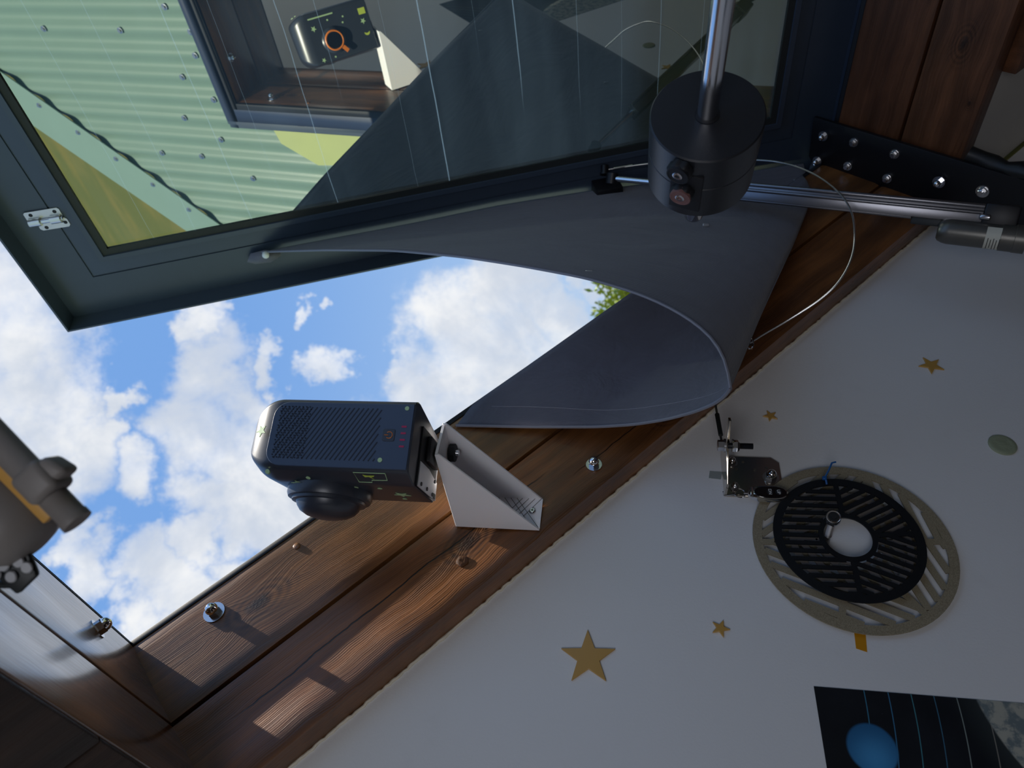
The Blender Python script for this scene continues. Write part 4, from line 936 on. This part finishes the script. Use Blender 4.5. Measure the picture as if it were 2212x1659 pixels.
kk.tube(pth, .0009, 6); kk.tube([kr - eZ * .0085, (kr + fl) / 2, fl + fx * .004], .0013, 6); kk.build('key_ring', 'steel', fob)

# ================================================================== SAFETY CABLE
def cat(pts, n=10):
    pts = [np.array(p) for p in pts]; pts = [2 * pts[0] - pts[1]] + pts + [2 * pts[-1] - pts[-2]]; o = []
    for i in range(1, len(pts) - 2):
        for k in range(n):
            t = k / n; a, b, c_, d = pts[i - 1], pts[i], pts[i + 1], pts[i + 2]
            o.append(.5 * ((2 * b) + (-a + c_) * t + (2 * a - 5 * b + 4 * c_ - d) * t * t + (-a + 3 * b - 3 * c_ + d) * t ** 3))
    o.append(pts[-2]); return o
cb_ = empty('steel_cable', onY(1620, 745, .865), 'thin grey steel safety cable looping past the counterweight', 'cable')
cp_ = [onY(*q) for q in ((1306, 367, .845), (1405, 353, .835), (1520, 344, .82), (1640, 346, .80), (1700, 354, .79), (1758, 376, .775), (1808, 412, .76), (1838, 455, .75), (1846, 510, .75), (1838, 560, .765), (1812, 608, .785), (1770, 648, .81), (1705, 690, .84), (1650, 722, .858), (1618, 742, .866))]
MB().tube(cat(cp_), .0017, 8).build('cable', 'brushed_steel', cb_)
c2 = [onY(*q) for q in ((1618, 742, .866), (1590, 790, .872), (1560, 830, .876), (1546, 862, .878), (1550, 900, .878), (1556, 940, .877), (bP[0] and 1560, 956, .874))]
MB().tube(cat(c2), .0019, 8).build('cable', 'motor_can', cb_)
MB().cyl(onY(1549, 895, .878), onY(1557, 940, .877), .0036, 12).build('ferrule', 'rubber', cb_)
q = onY(1306, 366, .842); sc1 = MB().lathe(q + down * .012, -down, [(0, .0105), (.004, .0105), (.0042, .0085), (.020, .0085), (.021, .0075), (.021, .0045), (.014, .004)], 24).build('socket_bolt', 'black_steel', cb_)
MB().cyl(onY(1325, 364, .842), onY(1366, 357, .84), .0030, 10).build('ferrule', 'brushed_steel', cb_)
cl = onY(1620, 742, .862)
MB().tube([cl + .006 * (right * math.cos(a) + down * math.sin(a) * 1.6) for a in np.linspace(0, 2 * math.pi, 20)], .0014, 6, False).cbox(cl + down * .002, right, down, fwd, .010, .004, .006).build('wire_clip', 'chrome', cb_)

# ================================================================== GREY TUBE OBJECT (near, at the left edge)
gt = empty('spotting_tube', cw(60, 1080, .47), 'blurred grey plastic tube with side knob beside the whitish boards', 'finder scope')
t0, t1 = cw(-110, 842, .47), cw(168, 1128, .47); tx_ = nrm(t1 - t0)
MB().lathe(t0, tx_, [(0, .0102), (np.linalg.norm(t1 - t0) - .006, .0092), (np.linalg.norm(t1 - t0) - .005, .0099), (np.linalg.norm(t1 - t0), .0099)], 28).build('slim_tube', 'grey_case', gt)
kc = cw(88, 1044, .468); e_s = nrm(np.cross(tx_, fwd)); e_s = e_s if e_s @ right > 0 else -e_s
MB().cbox(kc + e_s * .002, tx_, e_s, fwd, .024, .023, .024).build('clamp_body', 'grey_case', gt, bevel=.005, seg=3)
MB().cbox(cw(112, 1020, .468) + e_s * .003, nrm(tx_ + e_s * .25), e_s, fwd, .018, .014, .018).build('knob', 'grey_case', gt, bevel=.004, seg=3)
b0, b1 = cw(-170, 960, .50), cw(82, 1176, .50); bx_ = nrm(b1 - b0); BLn = np.linalg.norm(b1 - b0)
MB().lathe(b0 + 0 * bx_, bx_, [(0, .031), (BLn - .020, .031), (BLn - .010, .028), (BLn - .003, .021), (BLn, .012)], 36).build('thick_barrel', 'grey_case', gt)
y0, y1 = cw(-60, 925, .485), cw(122, 1108, .485); yx = nrm(y1 - y0)
MB().cbox((y0 + y1) / 2 - e_s * .003, yx, e_s, fwd, np.linalg.norm(y1 - y0), .014, .006).build('amber_band', 'amber', gt, bevel=.001)
hb2 = MB(); hc = cw(28, 1232, .50)
hb2.cbox(hc, bx_, e_s, fwd, .030, .020, .006); o_ = hb2.build('holder', 'rubber', gt, bevel=.002)
for (x_, y_) in ((8, 1222), (40, 1214), (24, 1246), (58, 1226), (-10, 1240)): MB().lathe(cw(x_, y_, .495), -fwd, [(0, .0042), (.001, .0036)], 14).build('holder_glint', 'silver_label', o_)  # silver discs stand in for round white reflections on the dark holder
MB().tube([cw(60, 1200, .50), cw(75, 1235, .50), cw(40, 1262, .50), cw(-20, 1262, .50)], .003, 8).build('wire', 'rubber', gt)

# ================================================================== STRAP HOOK outside (seen mirrored)
q = P(.0, YB + .066, TOP - .01)
sh = empty('strap_hook', q, 'dark strap with a loop hook hanging outside the curb, seen in the mirror pane', 'hook')
MB().box(q - d3 * .045, d2, d3, eY, .022, .05, .003).build('strap', 'ink', sh)
MB().tube([q - d3 * .045 + d2 * .011 + eY * .004 + d2 * .012 * math.cos(a) + (-d3 * .020 * (1 - math.sin(a))) for a in np.linspace(0, 2 * math.pi, 21)], .0028, 8, False).build('loop', 'black_steel', sh)

# ================================================================== OUTSIDE
gm = MB(); G = []; n_ = 36
for i in range(n_ + 1):
    r = []
    for j in range(n_ + 1):
        x = -80 + 160 * i / n_; y = -80 + 160 * j / n_; d_ = max(0, -x - 5)
        r.append(np.array([x, y, -2.6 + .30 * d_ * (1 - d_ / 260) + .25 * math.sin(x * .3) * math.cos(y * .23)]))
    G.append(r)
gnd = gm.grid(G).build('ground', 'grass'); tag(gnd, 'grassy hillside behind the roof, seen mirrored in the pane', kind='structure')
def tree(cx, cy, zt, cr, lab, seed, n=7000):
    rs = random.Random(seed); base = np.array([cx, cy, -2.6]); t = empty('leafy_tree', base, lab, 'tree', None)
    MB().tube([base, base + eZ * 1.0 + eX * .05, np.array([cx, cy, zt - .6])], lambda u_: .14 * (1 - .6 * u_), 8).build('trunk', 'bark', t)
    mb = MB()
    lobes = [(np.array([cx, cy, zt - 1.1]), cr)] + [(np.array([cx + rs.uniform(-1, 1) * cr * .8, cy + rs.uniform(-1, 1) * cr * .8, zt - 1.2 + rs.uniform(-.6, .7)]), cr * .5) for _ in range(9)]
    for _ in range(n):
        c_, r_ = rs.choice(lobes); v = nrm([rs.gauss(0, 1), rs.gauss(0, 1), rs.gauss(0, 1)]); p = c_ + v * r_ * rs.uniform(.6, 1.05)
        if p[2] > zt: continue
        a_ = nrm([rs.gauss(0, 1), rs.gauss(0, 1), rs.gauss(0, 1) + .4]); b_ = nrm(np.cross(a_, [rs.random(), rs.random(), 1])); s_ = rs.uniform(.05, .11)
        mb.add([p, p + a_ * s_ + b_ * s_ * .4, p + a_ * s_ * 2.2, p + a_ * s_ - b_ * s_ * .4], [(0, 1, 2, 3)])
    mb.build('foliage', 'leaf', t, merge=False)['kind'] = 'stuff'
q = nrm(ray(1352, 632)) * 17; tree(q[0], q[1], .85, 1.6, 'yellow green bushy tree on the horizon beyond the flap', 3)
